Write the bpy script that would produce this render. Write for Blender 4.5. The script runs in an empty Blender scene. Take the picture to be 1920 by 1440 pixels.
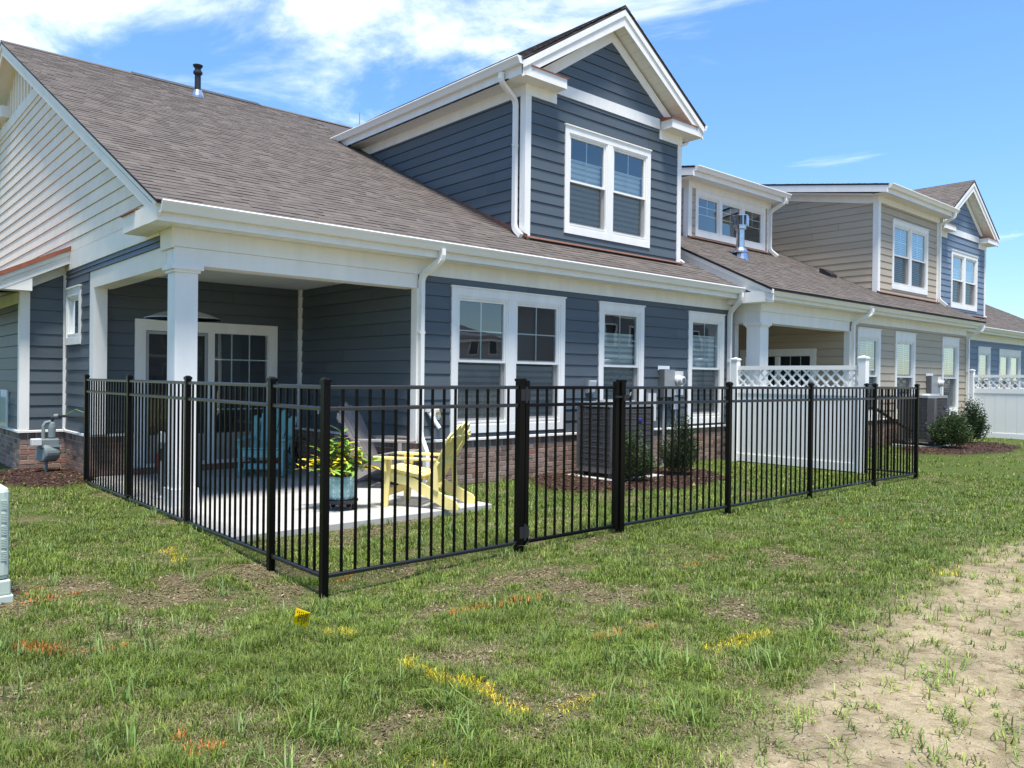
import bpy, math, random
import numpy as np
from mathutils import Matrix, Vector
random.seed(7); RNG = np.random.default_rng(11)
scene = bpy.context.scene
COL = scene.collection
# ------------------------------------------------------------------ camera
yaw, pitch, roll = 0.84452, -0.00670, 0.01138
Fv = Vector((math.cos(yaw)*math.cos(pitch), math.sin(yaw)*math.cos(pitch), math.sin(pitch)))
Rv = Vector((math.sin(yaw), -math.cos(yaw), 0)); Uv = Rv.cross(Fv)
R2 = Rv*math.cos(roll) + Uv*math.sin(roll); U2 = Uv*math.cos(roll) - Rv*math.sin(roll)
cd = bpy.data.cameras.new('camera'); cam = bpy.data.objects.new('camera', cd); COL.objects.link(cam)
cam.matrix_world = Matrix(((R2.x, U2.x, -Fv.x, 0), (R2.y, U2.y, -Fv.y, 0), (R2.z, U2.z, -Fv.z, 1.5), (0, 0, 0, 1)))
cd.sensor_width = 36; cd.sensor_fit = 'HORIZONTAL'; cd.lens = 1483.4/1920*36; cd.clip_start = .05; cd.clip_end = 2000
scene.camera = cam
# ------------------------------------------------------------------ sky, sun, exposure
SUN = Vector((-.13, -.27, .95)).normalized()
world = bpy.data.worlds.new('World'); scene.world = world; world.use_nodes = True
def node(nt, t, **kw):
    n = nt.nodes.new(t)
    for k, v in kw.items():
        if k == 'inp':
            for a, b in v.items(): n.inputs[a].default_value = b
        else: setattr(n, k, v)
    return n
wt = world.node_tree; wt.nodes.clear(); L = wt.links.new
wo = node(wt, 'ShaderNodeOutputWorld'); bg = node(wt, 'ShaderNodeBackground', inp={'Strength': .15})
sky = node(wt, 'ShaderNodeTexSky', sky_type='NISHITA', sun_disc=False, altitude=1200, air_density=1.0, dust_density=.2, ozone_density=2.2)
sky.sun_elevation = math.asin(SUN.z); sky.sun_rotation = math.atan2(SUN.x, SUN.y)
tc = node(wt, 'ShaderNodeTexCoord'); sep = node(wt, 'ShaderNodeSeparateXYZ'); L(tc.outputs['Generated'], sep.inputs[0])
mz = node(wt, 'ShaderNodeMath', operation='MAXIMUM', inp={1: .06}); L(sep.outputs['Z'], mz.inputs[0])
dv = node(wt, 'ShaderNodeVectorMath', operation='DIVIDE'); L(tc.outputs['Generated'], dv.inputs[0])
cmb = node(wt, 'ShaderNodeCombineXYZ'); [L(mz.outputs[0], cmb.inputs[i]) for i in range(3)]; L(cmb.outputs[0], dv.inputs[1])
mp = node(wt, 'ShaderNodeMapping'); mp.inputs['Location'].default_value = (20, 11, 0); mp.inputs['Rotation'].default_value = (0, 0, math.radians(-25)); mp.inputs['Scale'].default_value = (1.0, .72, 0)
L(dv.outputs[0], mp.inputs[0])
n1 = node(wt, 'ShaderNodeTexNoise', inp={'Scale': 1.25, 'Detail': 12.0, 'Roughness': .62, 'Distortion': .55}); L(mp.outputs[0], n1.inputs[0])
n2 = node(wt, 'ShaderNodeTexNoise', inp={'Scale': .22, 'Detail': 2.0}); L(mp.outputs[0], n2.inputs[0])
ad = node(wt, 'ShaderNodeMath', operation='ADD'); L(n1.outputs[0], ad.inputs[0]); L(n2.outputs[0], ad.inputs[1])
el = node(wt, 'ShaderNodeMath', operation='MULTIPLY_ADD', inp={1: .75, 2: -.27}); L(sep.outputs['Z'], el.inputs[0])   # more high cirrus overhead than low down
elc = node(wt, 'ShaderNodeMath', operation='MINIMUM', inp={1: .26}); L(el.outputs[0], elc.inputs[0])
ad2 = node(wt, 'ShaderNodeMath', operation='ADD'); L(ad.outputs[0], ad2.inputs[0]); L(elc.outputs[0], ad2.inputs[1])
cr = node(wt, 'ShaderNodeMapRange', interpolation_type='SMOOTHSTEP', inp={1: 1.06, 2: 1.50, 3: .0, 4: .95}); L(ad2.outputs[0], cr.inputs[0])
bw = node(wt, 'ShaderNodeRGBToBW'); L(sky.outputs[0], bw.inputs[0])
dn = node(wt, 'ShaderNodeMath', operation='MULTIPLY_ADD', inp={1: .22, 2: 1.0}); L(bw.outputs[0], dn.inputs[0])      # the bright haze near the horizon rolls off
iv = node(wt, 'ShaderNodeMath', operation='DIVIDE', inp={0: 1.55}); L(dn.outputs[0], iv.inputs[1])
sc_ = node(wt, 'ShaderNodeVectorMath', operation='SCALE'); L(sky.outputs[0], sc_.inputs[0]); L(iv.outputs[0], sc_.inputs['Scale'])
tn = node(wt, 'ShaderNodeVectorMath', operation='MULTIPLY', inp={1: (.97, 1.0, 1.0)}); L(sc_.outputs[0], tn.inputs[0])
hs = node(wt, 'ShaderNodeHueSaturation', inp={'Saturation': 1.15, 'Value': .78}); L(tn.outputs[0], hs.inputs['Color'])
mx = node(wt, 'ShaderNodeMix', data_type='RGBA'); L(cr.outputs[0], mx.inputs['Factor']); L(hs.outputs[0], mx.inputs['A']); mx.inputs['B'].default_value = (7.6, 7.5, 7.3, 1)
L(mx.outputs['Result'], bg.inputs[0]); L(bg.outputs[0], wo.inputs[0])
sl = bpy.data.lights.new('sun', 'SUN'); sl.energy = 3.6; sl.angle = math.radians(12); sl.color = (1, .95, .87)
so = bpy.data.objects.new('sun', sl); COL.objects.link(so); so.rotation_euler = (-SUN).to_track_quat('-Z', 'Y').to_euler(); so.location = (0, 0, 30)
scene.view_settings.view_transform = 'Standard'; scene.view_settings.look = 'None'; scene.view_settings.gamma = 1
scene.view_settings.use_curve_mapping = False; scene.view_settings.exposure = 1.18
# ------------------------------------------------------------------ materials
MATS = {}
def mat(name, col, rough=.6, spec=.4, metal=0, noise=None, bump=None, objvar=0, attr=None, stretch=(1, 1, 1)):
    """noise=(scale, amount): value variation; bump=(scale, strength, distance); objvar: per-object value jitter; attr: 'rnd' point attribute ramp"""
    m = bpy.data.materials.new(name); m.use_nodes = True; nt = m.node_tree; b = nt.nodes['Principled BSDF']; K = nt.links.new
    b.inputs['Roughness'].default_value = rough; b.inputs['Metallic'].default_value = metal; b.inputs['Specular IOR Level'].default_value = spec
    b.inputs['Base Color'].default_value = (*col, 1)
    co = None
    if noise or bump:
        t = node(nt, 'ShaderNodeTexCoord'); g = node(nt, 'ShaderNodeNewGeometry')
        mpp = node(nt, 'ShaderNodeMapping'); mpp.inputs['Scale'].default_value = stretch; K(g.outputs['Position'], mpp.inputs[0]); co = mpp.outputs[0]
    val = None
    def mul(a, bsock):
        nonlocal val
        if val is None: val = bsock; return
        q = node(nt, 'ShaderNodeMath', operation='MULTIPLY'); K(val, q.inputs[0]); K(bsock, q.inputs[1]); val = q.outputs[0]
    if noise:
        nz = node(nt, 'ShaderNodeTexNoise', inp={'Scale': noise[0], 'Detail': 5.0, 'Roughness': .6}); K(co, nz.inputs[0])
        r = node(nt, 'ShaderNodeMapRange', inp={1: .25, 2: .75, 3: 1-noise[1], 4: 1+noise[1]}); K(nz.outputs[0], r.inputs[0]); mul(0, r.outputs[0])
    if objvar:
        oi = node(nt, 'ShaderNodeObjectInfo'); r = node(nt, 'ShaderNodeMapRange', inp={1: 0.0, 2: 1.0, 3: 1-objvar, 4: 1+objvar}); K(oi.outputs['Random'], r.inputs[0]); mul(0, r.outputs[0])
    if attr:
        at = node(nt, 'ShaderNodeAttribute', attribute_name='rnd'); ramp = node(nt, 'ShaderNodeValToRGB'); ramp.color_ramp.interpolation = 'LINEAR'
        el = ramp.color_ramp.elements
        while len(el) < len(attr): el.new(.5)
        for i, c in enumerate(attr): el[i].position = i/(len(attr)-1); el[i].color = (*c, 1)
        K(at.outputs['Fac'], ramp.inputs[0]); csock = ramp.outputs[0]
    else:
        rgb = node(nt, 'ShaderNodeRGB'); rgb.outputs[0].default_value = (*col, 1); csock = rgb.outputs[0]
    if val is not None:
        vm = node(nt, 'ShaderNodeVectorMath', operation='SCALE'); K(csock, vm.inputs[0]); K(val, vm.inputs['Scale']); csock = vm.outputs[0]
    K(csock, b.inputs['Base Color'])
    if bump:
        nb = node(nt, 'ShaderNodeTexNoise', inp={'Scale': bump[0], 'Detail': 4.0}); K(co, nb.inputs[0])
        bp = node(nt, 'ShaderNodeBump', inp={'Strength': bump[1], 'Distance': bump[2]}); K(nb.outputs[0], bp.inputs['Height']); K(bp.outputs[0], b.inputs['Normal'])
    MATS[name] = m; return m
mat('trim', (.77, .76, .735), .5, noise=(3.0, .07), bump=(60, .15, .003), stretch=(1.5, 1.5, .35))
mat('trim_sunlit', (.82, .745, .65), .55, noise=(2.2, .07), bump=(50, .2, .003))  # left gable trim: warm sunlight put into the paint colour
mat('soffit', (.74, .74, .72), .55, noise=(3, .03))
mat('gutter', (.77, .76, .735), .35, noise=(2, .04))
mat('siding_blue', (.075, .093, .109), .5, .45, noise=(5, .14), bump=(90, .35, .002), objvar=.09, stretch=(.12, .12, 1))
mat('siding_slate', (.15, .20, .275), .55, .4, noise=(5, .08), bump=(90, .3, .002), objvar=.05, stretch=(.12, .12, 1))
mat('siding_taupe', (.41, .345, .26), .55, .4, noise=(5, .07), bump=(90, .3, .002), objvar=.04, stretch=(.12, .12, 1))
mat('siding_cream', (.82, .68, .53), .5, .45, noise=(4, .07), bump=(40, .5, .004), objvar=.04)
mat('shingle', (.1, .08, .075), .9, .2, noise=(160, .2), bump=(300, .6, .003), attr=[(.090, .078, .071), (.102, .088, .08), (.112, .096, .087), (.122, .105, .095), (.097, .083, .076)])
mat('deck', (.06, .05, .05), .9)
mat('brick', (.2, .13, .1), .85, .25, noise=(45, .25), bump=(70, .8, .006), attr=[(.11, .078, .064), (.19, .128, .10), (.25, .172, .138), (.30, .22, .182), (.26, .125, .09)])
mat('mortar', (.36, .33, .30), .9, noise=(30, .15), bump=(80, .6, .004))
mat('copper_dull', (.17, .085, .06), .6, .3, .2, noise=(9, .2))
mat('copper', (.30, .105, .065), .5, .4, .35, noise=(9, .22))
mat('black_metal', (.0025, .0025, .0028), .3, .16)
mat('rail_metal', (.003, .003, .0033), .32, .9)
mat('black_plastic', (.018, .018, .02), .5)
mat('concrete', (.41, .40, .375), .8, .3, noise=(2.6, .14), bump=(55, .25, .003))
mat('ac_metal', (.10, .098, .098), .5, noise=(6, .08)); mat('ac_dark', (.02, .02, .022), .7)
mat('grey_metal', (.30, .31, .32), .42, .5, .3, noise=(8, .08)); mat('dark_grey', (.11, .115, .12), .5, noise=(9, .1)); mat('light_grey', (.55, .56, .57), .45)
mat('galv', (.55, .57, .60), .22, .5, .95, noise=(12, .12)); mat('gas_grey', (.17, .205, .215), .5, noise=(14, .12)); mat('brass', (.5, .35, .12), .35, .5, .9)
mat('vinyl', (.83, .82, .80), .35, .5); mat('yellow_paint', (.84, .70, .27), .5, .4, noise=(9, .07), bump=(50, .2, .002)); mat('teal_paint', (.19, .42, .43), .5, noise=(9, .08), bump=(50, .2, .002))
mat('grey_wood', (.27, .24, .225), .6, noise=(14, .12), bump=(60, .25, .002), stretch=(1, 1, .2)); mat('pot_glaze', (.24, .40, .40), .4, .5, noise=(12, .1)); mat('pot_line', (.55, .70, .70), .3)
mat('soil', (.05, .035, .025), .95, bump=(60, .8, .01)); mat('leaf_green', (.20, .36, .05), .45, .4, objvar=.25); mat('leaf_yellow', (.60, .46, .03), .45, .4, objvar=.2); mat('stem', (.10, .09, .04), .7)
mat('flag_yellow', (.92, .62, .0), .5); mat('ink', (.06, .04, .02), .7); mat('steel_wire', (.3, .3, .3), .4, .5, .8); mat('red_plastic', (.40, .015, .04), .4); mat('pedestal', (.46, .53, .46), .55, noise=(5, .05), bump=(25, .1, .002))
mat('badge', (.03, .03, .25), .3); mat('white_plastic', (.8, .8, .8), .4); mat('gold_paint', (.55, .45, .03), .6); mat('rubber', (.015, .015, .015), .8); mat('stone', (.55, .5, .45), .8, noise=(20, .2))
mat('room', (.10, .10, .105), .9); mat('blind_white', (.84, .86, .86), .7); mat('blind_sheer', (.50, .54, .55), .8); mat('muntin', (.72, .76, .76), .45); mat('jamb_dark', (.20, .20, .20), .6)
mat('litter', (.8, .8, .78), .6); mat('orange_paint', (.75, .17, .02), .7); mat('house_grey', (.16, .17, .185), .7, noise=(4, .08)); mat('house_pale', (.42, .42, .43), .7); mat('house_brick', (.2, .11, .08), .85, noise=(12, .2))
def glass_mat(name, tint, boost, wob):
    m = bpy.data.materials.new(name); m.use_nodes = True; nt = m.node_tree; nt.nodes.clear(); K = nt.links.new
    o = node(nt, 'ShaderNodeOutputMaterial'); mxs = node(nt, 'ShaderNodeMixShader'); tr = node(nt, 'ShaderNodeBsdfTransparent'); gl = node(nt, 'ShaderNodeBsdfGlossy', inp={'Roughness': .0})
    tr.inputs[0].default_value = (*tint, 1); gl.inputs[0].default_value = (.92, .97, 1, 1)
    fr = node(nt, 'ShaderNodeFresnel', inp={'IOR': 1.5}); mm = node(nt, 'ShaderNodeMath', operation='MULTIPLY_ADD', use_clamp=True, inp={1: boost, 2: .03}); K(fr.outputs[0], mm.inputs[0])
    g = node(nt, 'ShaderNodeNewGeometry'); nz = node(nt, 'ShaderNodeTexNoise', inp={'Scale': 1.6, 'Detail': 1.0}); K(g.outputs['Position'], nz.inputs[0])
    bp = node(nt, 'ShaderNodeBump', inp={'Strength': wob, 'Distance': .02}); K(nz.outputs[0], bp.inputs['Height']); K(bp.outputs[0], gl.inputs['Normal'])
    K(mm.outputs[0], mxs.inputs[0]); K(tr.outputs[0], mxs.inputs[1]); K(gl.outputs[0], mxs.inputs[2]); K(mxs.outputs[0], o.inputs[0]); MATS[name] = m
glass_mat('glass', (.90, .97, .955), 2.8, .06)
def screen_mat():
    m = bpy.data.materials.new('screen'); m.use_nodes = True; nt = m.node_tree; nt.nodes.clear(); K = nt.links.new
    o = node(nt, 'ShaderNodeOutputMaterial'); mxs = node(nt, 'ShaderNodeMixShader', inp={0: .45}); tr = node(nt, 'ShaderNodeBsdfTransparent'); df = node(nt, 'ShaderNodeBsdfDiffuse'); df.inputs[0].default_value = (.06, .065, .07, 1)
    K(tr.outputs[0], mxs.inputs[1]); K(df.outputs[0], mxs.inputs[2]); K(mxs.outputs[0], o.inputs[0]); MATS['screen'] = m
screen_mat()
def attr_color_mat(name, rough, transl=0):
    m = bpy.data.materials.new(name); m.use_nodes = True; nt = m.node_tree; b = nt.nodes['Principled BSDF']; K = nt.links.new
    at = node(nt, 'ShaderNodeAttribute', attribute_name='tint'); K(at.outputs['Color'], b.inputs['Base Color']); b.inputs['Roughness'].default_value = rough; b.inputs['Specular IOR Level'].default_value = .3
    if transl:
        tl = node(nt, 'ShaderNodeBsdfTranslucent'); K(at.outputs['Color'], tl.inputs[0]); mxs = node(nt, 'ShaderNodeMixShader', inp={0: transl}); o = nt.nodes['Material Output']
        K(b.outputs[0], mxs.inputs[1]); K(tl.outputs[0], mxs.inputs[2]); K(mxs.outputs[0], o.inputs[0])
    MATS[name] = m
attr_color_mat('blade', .5, .25); attr_color_mat('foliage', .45, .15)
# ------------------------------------------------------------------ helpers
OFF = {}
def box(x0, x1, y0, y1, z0, z1):
    if x0 > x1: x0, x1 = x1, x0
    if y0 > y1: y0, y1 = y1, y0
    V = [(x0, y0, z0), (x1, y0, z0), (x1, y1, z0), (x0, y1, z0), (x0, y0, z1), (x1, y0, z1), (x1, y1, z1), (x0, y1, z1)]
    return V, [(0, 3, 2, 1), (4, 5, 6, 7), (0, 1, 5, 4), (1, 2, 6, 5), (2, 3, 7, 6), (3, 0, 4, 7)]
def join(*gs):
    V, F = [], []
    for v, f in gs:
        n = len(V); V += list(v); F += [tuple(i+n for i in q) for q in f]
    return V, F
def prism(poly, fn, t0, t1):
    n = len(poly); V = [fn(p, q, t0) for p, q in poly] + [fn(p, q, t1) for p, q in poly]
    return V, [tuple(range(n-1, -1, -1)), tuple(range(n, 2*n))] + [(i, (i+1) % n, n+(i+1) % n, n+i) for i in range(n)]
def sweep(path, prof, closed=True, up=Vector((0, 0, 1))):
    """prof: list of (s, t) offsets in the plane across the path"""
    P = [Vector(p) for p in path]; V, F = [], []; n = len(prof)
    d0 = (P[1]-P[0]).normalized(); a = d0.cross(up)
    if a.length < 1e-3: a = d0.cross(Vector((0, 1, 0)))
    a.normalize()
    for i, p in enumerate(P):
        din = (P[i]-P[i-1]).normalized() if i else d0
        dout = (P[i+1]-P[i]).normalized() if i < len(P)-1 else din
        t = (din+dout).normalized(); a0 = (a - din*a.dot(din)).normalized(); b0 = din.cross(a0)
        for s, q in prof:
            off = a0*s + b0*q; k = off.dot(t)/max(.2, din.dot(t)); V.append(tuple(p + off - din*k))
        rot = din.rotation_difference(dout); a = rot @ a0
    for i in range(len(P)-1):
        for j in range(n):
            k = (j+1) % n; F.append((i*n+j, i*n+k, (i+1)*n+k, (i+1)*n+j))
    F.append(tuple(range(n-1, -1, -1))); m = (len(P)-1)*n; F.append(tuple(range(m, m+n)))
    return V, F
def circ(r, n=8): return [(r*math.cos(2*math.pi*i/n), r*math.sin(2*math.pi*i/n)) for i in range(n)]
def rectp(w, d): return [(-w/2, -d/2), (w/2, -d/2), (w/2, d/2), (-w/2, d/2)]
def tube(path, r, n=8): return sweep(path, circ(r, n))
def lathe(prof, c=(0, 0, 0), n=20):
    V, F = [], []
    for r, z in prof:
        for i in range(n): V.append((c[0]+r*math.cos(2*math.pi*i/n), c[1]+r*math.sin(2*math.pi*i/n), c[2]+z))
    for k in range(len(prof)-1):
        for i in range(n):
            j = (i+1) % n; F.append((k*n+i, k*n+j, (k+1)*n+j, (k+1)*n+i))
    F.append(tuple(range(n-1, -1, -1))); m = (len(prof)-1)*n; F.append(tuple(range(m, m+n)))
    return V, F
def xform(g, loc=(0, 0, 0), rot=None):
    M = Matrix.Translation(loc) @ (rot.to_4x4() if rot else Matrix.Identity(4))
    return [tuple(M @ Vector(v)) for v in g[0]], g[1]
def tag(o, label=None, cat=None, group=None, kind=None):
    if label: o['label'] = label
    if cat: o['category'] = cat
    if group: o['group'] = group
    if kind: o['kind'] = kind
    return o
def thing(name, label, cat, loc=(0, 0, 0), group=None):
    o = bpy.data.objects.new(name, None); COL.objects.link(o); o.location = loc; o.empty_display_size = .2; OFF[o.name] = Vector(loc)
    return tag(o, label, cat, group)
def link(name, me, parent, world):
    o = bpy.data.objects.new(name, me); COL.objects.link(o); po = OFF[parent.name] if parent else Vector((0, 0, 0))
    o.parent = parent; o.location = Vector(world)-po; OFF[o.name] = Vector(world); return o
def part(name, geo, m, parent=None, kind=None, smooth=False, bevel=0, rnd=None, base=False, mats=None, midx=None):
    V, F = geo; A = np.array(V, float); c = (A.min(0)+A.max(0))/2
    if base: c[2] = A.min(0)[2]
    me = bpy.data.meshes.new(name); me.from_pydata((A-c).tolist(), [], F)
    for q in (mats or [m]): me.materials.append(MATS[q])
    if midx: me.polygons.foreach_set('material_index', midx)
    if smooth: me.polygons.foreach_set('use_smooth', [True]*len(F))
    if rnd is not None:
        a = me.attributes.new('rnd', 'FLOAT', 'POINT'); a.data.foreach_set('value', np.full(len(V), rnd) if np.isscalar(rnd) else np.asarray(rnd, float))
    me.update(); o = link(name, me, parent, c)
    if kind: o['kind'] = kind
    if bevel:
        b = o.modifiers.new('bevel', 'BEVEL'); b.width = bevel; b.segments = 2; b.limit_method = 'ANGLE'
    return o
FR = lambda Y: (lambda a, d, z: (a, Y-d, z))            # wall facing the yard (-Y)
SD = lambda X: (lambda a, d, z: (X-d, a, z))            # wall facing left (-X)
def clip(poly, reg):
    """clip a convex polygon by a convex CCW region"""
    out = poly
    for i in range(len(reg)):
        (x0, y0), (x1, y1) = reg[i], reg[(i+1) % len(reg)]; src = out; out = []
        if not src: return []
        f = lambda p: (x1-x0)*(p[1]-y0)-(y1-y0)*(p[0]-x0)
        for j in range(len(src)):
            p, q = src[j], src[(j+1) % len(src)]; fp, fq = f(p), f(q)
            if fp >= -1e-9: out.append(p)
            if (fp > 1e-9 and fq < -1e-9) or (fp < -1e-9 and fq > 1e-9):
                t = fp/(fp-fq); out.append((p[0]+(q[0]-p[0])*t, p[1]+(q[1]-p[1])*t))
    return out if len(out) > 2 else []
def subtract(rects, h):
    o = []
    for (a0, a1, z0, z1) in rects:
        if h[0] >= a1 or h[1] <= a0 or h[2] >= z1 or h[3] <= z0: o.append((a0, a1, z0, z1)); continue
        if h[0] > a0: o.append((a0, h[0], z0, z1))
        if h[1] < a1: o.append((h[1], a1, z0, z1))
        m0, m1 = max(a0, h[0]), min(a1, h[1])
        if h[2] > z0: o.append((m0, m1, z0, h[2]))
        if h[3] < z1: o.append((m0, m1, h[3], z1))
    return o
def rectpoly(a0, a1, z0, z1): return [(a0, z0), (a1, z0), (a1, z1), (a0, z1)]
def wall(fr, region, holes, parent, m, name='wall', thick=.12):
    xs = [p[0] for p in region]; zs = [p[1] for p in region]; rects = [(min(xs), max(xs), min(zs), max(zs))]
    for h in holes: rects = subtract(rects, h)
    gs = []
    for r in rects:
        p = clip(rectpoly(*r), region)
        if p: gs.append(prism(p, lambda a, z, t: fr(a, t, z), -thick, 0))
    return part(name, join(*gs), m, parent)
def siding(fr, region, holes, parent, m, h=.178, z0=None, jl=3.66):
    xs = [p[0] for p in region]; zs = [p[1] for p in region]; a0, a1 = min(xs), max(xs); zb = min(zs) if z0 is None else z0; zt = max(zs); k = 0
    while zb < zt-.004:
        ze = min(zb+h, zt); cuts = [a0]; c = a0 + random.uniform(.6, jl)
        while c < a1-.5: cuts.append(c); c += jl
        cuts.append(a1); segs = [(cuts[i]+(.002 if i else 0), cuts[i+1]-(.002 if i < len(cuts)-2 else 0)) for i in range(len(cuts)-1)]
        for hh in holes:
            if hh[2] <= zb+.001 and hh[3] >= ze-.001:
                ns = []
                for s in segs:
                    if hh[1] <= s[0] or hh[0] >= s[1]: ns.append(s); continue
                    if hh[0] > s[0]: ns.append((s[0], hh[0]))
                    if hh[1] < s[1]: ns.append((hh[1], s[1]))
                segs = ns
        for s in segs:
            rects = [(s[0], s[1], zb+.0075, ze)]
            for hh in holes: rects = subtract(rects, hh)
            gs = []
            for r in rects:
                p = clip(rectpoly(*r), region)
                if not p: continue
                n = len(p); V = [fr(a, .011+.015*(1-(z-zb)/h), z) for a, z in p]+[fr(a, .0005, z) for a, z in p]
                gs.append((V, [tuple(range(n)), tuple(range(2*n-1, n-1, -1))]+[(i, n+i, n+(i+1) % n, (i+1) % n) for i in range(n)]))
            if gs:
                g = join(*gs); A = np.array(g[0])
                if np.ptp(A, axis=0).max() > .03: part('siding_board', g, m, parent)
        zb += h
def board(parent, name, fr, a0, a1, z0, z1, d0=.002, d1=.03, m='trim', region=None):
    p = rectpoly(a0, a1, z0, z1)
    return part(name, prism(p, lambda a, z, t: fr(a, t, z), d0, d1), m, parent)
# shingles ---------------------------------------------------------------
SHV = {}
def shingle_variant(wi, ti):
    key = (wi, ti)
    if key not in SHV:
        w = [.09, .13, .17, .23][wi]; t = [.007, .0095, .0125][ti % 3]; r = ti/8
        V = [(0, 0, t), (w, 0, t), (w, .165, .003), (0, .165, .003), (0, 0, 0), (w, 0, 0)]
        F = [(0, 1, 2, 3), (4, 5, 1, 0), (4, 0, 3), (5, 2, 1)]
        me = bpy.data.meshes.new('shingle'); me.from_pydata(V, [], F); me.materials.append(MATS['shingle'])
        a = me.attributes.new('rnd', 'FLOAT', 'POINT'); a.data.foreach_set('value', [r]*6); SHV[key] = (me, np.array(V), F, r, w)
    return SHV[key]
def shingles(parent, P0, u, v, W, Lh, n_obj=0, region=None, skip=None):
    """lay courses of laminated tabs; the nearest n_obj are objects, the rest one joined part"""
    P0, u, v = Vector(P0), Vector(u).normalized(), Vector(v).normalized(); nrm = u.cross(v); tabs = []
    j = 0
    while j*.143 < Lh:
        x = 0
        while x < W-.02:
            wi, ti = random.randrange(4), random.randrange(9)
            if W-x < .3:
                wi = min(range(4), key=lambda q: abs(SHV_W[q]-(W-x)))
                x = min(x, W-SHV_W[wi])
            w = SHV_W[wi]
            if True:
                c = P0+u*(x+w/2)+v*(j*.143+.07)
                uu, vv = x+w/2, j*.143+.07
                if (region is None or region(uu, vv)) and (skip is None or not skip(c)): tabs.append(((c-Vector((0, 0, 1.5))).length, x, j, wi, ti))
            x += w+.001
        j += 1
    tabs.sort(key=lambda t: t[0]); R = Matrix((u, v, nrm)).transposed(); eul = R.to_euler()
    for d, x, j, wi, ti in tabs[:n_obj]:
        o = link('shingle', shingle_variant(wi, ti)[0], parent, P0+u*x+v*(j*.143)+nrm*.002); o.rotation_euler = eul
    VV, FF, RR = [], [], []; Rn = np.array(R); n = 0
    for d, x, j, wi, ti in tabs[n_obj:]:
        me, V, F, r, w = shingle_variant(wi, ti); base = np.array(P0+u*x+v*(j*.143)+nrm*.002)
        VV.append(V @ Rn.T + base); FF += [tuple(i+n for i in q) for q in F]; RR += [r]*6; n += 6
    if VV: part('shingle_field', (np.concatenate(VV).tolist(), FF), 'shingle', parent, kind='stuff', rnd=RR)
SHV_W = [.09, .13, .17, .23]
# bricks -------------------------------------------------------------------
BRV = {}
def brick_runs(fr, a0, a1, z0, z1, holes=()):
    """running bond with a rowlock course on top; returns (frame, a, z, length, height) tuples"""
    out = []; rl = .105; z = z1-rl
    a = a0
    while a < a1-.02:
        w = min(.101, a1-a); out.append((fr, a, z+.005, w-.009, rl-.009)); a += .11
    k = 0
    while z > z0:
        z -= .0735; a = a0 - (.108 if k % 2 else 0); k += 1
        while a < a1-.01:
            s, e = max(a, a0), min(a+.206, a1)
            if e-s > .03: out.append((fr, s, z, e-s, .064))
            a += .216
    return [b for b in out if not any(h[0] < b[1]+b[3]/2 < h[1] and h[2] < b[2]+b[4]/2 < h[3] for h in holes)]
def lay_bricks(runs, parent, n_obj):
    items = []
    for fr, a, z, l, h in runs: items.append((Vector(fr(a+l/2, 0, z+h/2)).length, fr, a, z, l, h))
    items.sort(key=lambda t: t[0]); gs, rr = [], []
    for i, (d, fr, a, z, l, h) in enumerate(items):
        r = min(1, max(0, random.gauss(.45, .22))) if random.random() > .05 else 1.0; dd = .008+random.random()*.006
        e = .004
        p0 = [(a, z), (a+l, z), (a+l, z+h), (a, z+h)]; p1 = [(a+e, z+e), (a+l-e, z+e), (a+l-e, z+h-e), (a+e, z+h-e)]
        V = [fr(x, -.002, y) for x, y in p0]+[fr(x, dd-.004, y) for x, y in p0]+[fr(x, dd, y) for x, y in p1]
        F = [(i0+k, i0+(k+1) % 4, i0+4+(k+1) % 4, i0+4+k) for i0 in (0, 4) for k in range(4)]+[(8, 9, 10, 11)]
        if i < n_obj: part('brick', (V, F), 'brick', parent, rnd=r)
        else: gs.append((V, F)); rr += [r]*12
    if gs: part('brick_field', join(*gs), 'brick', parent, kind='stuff', rnd=rr)
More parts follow.
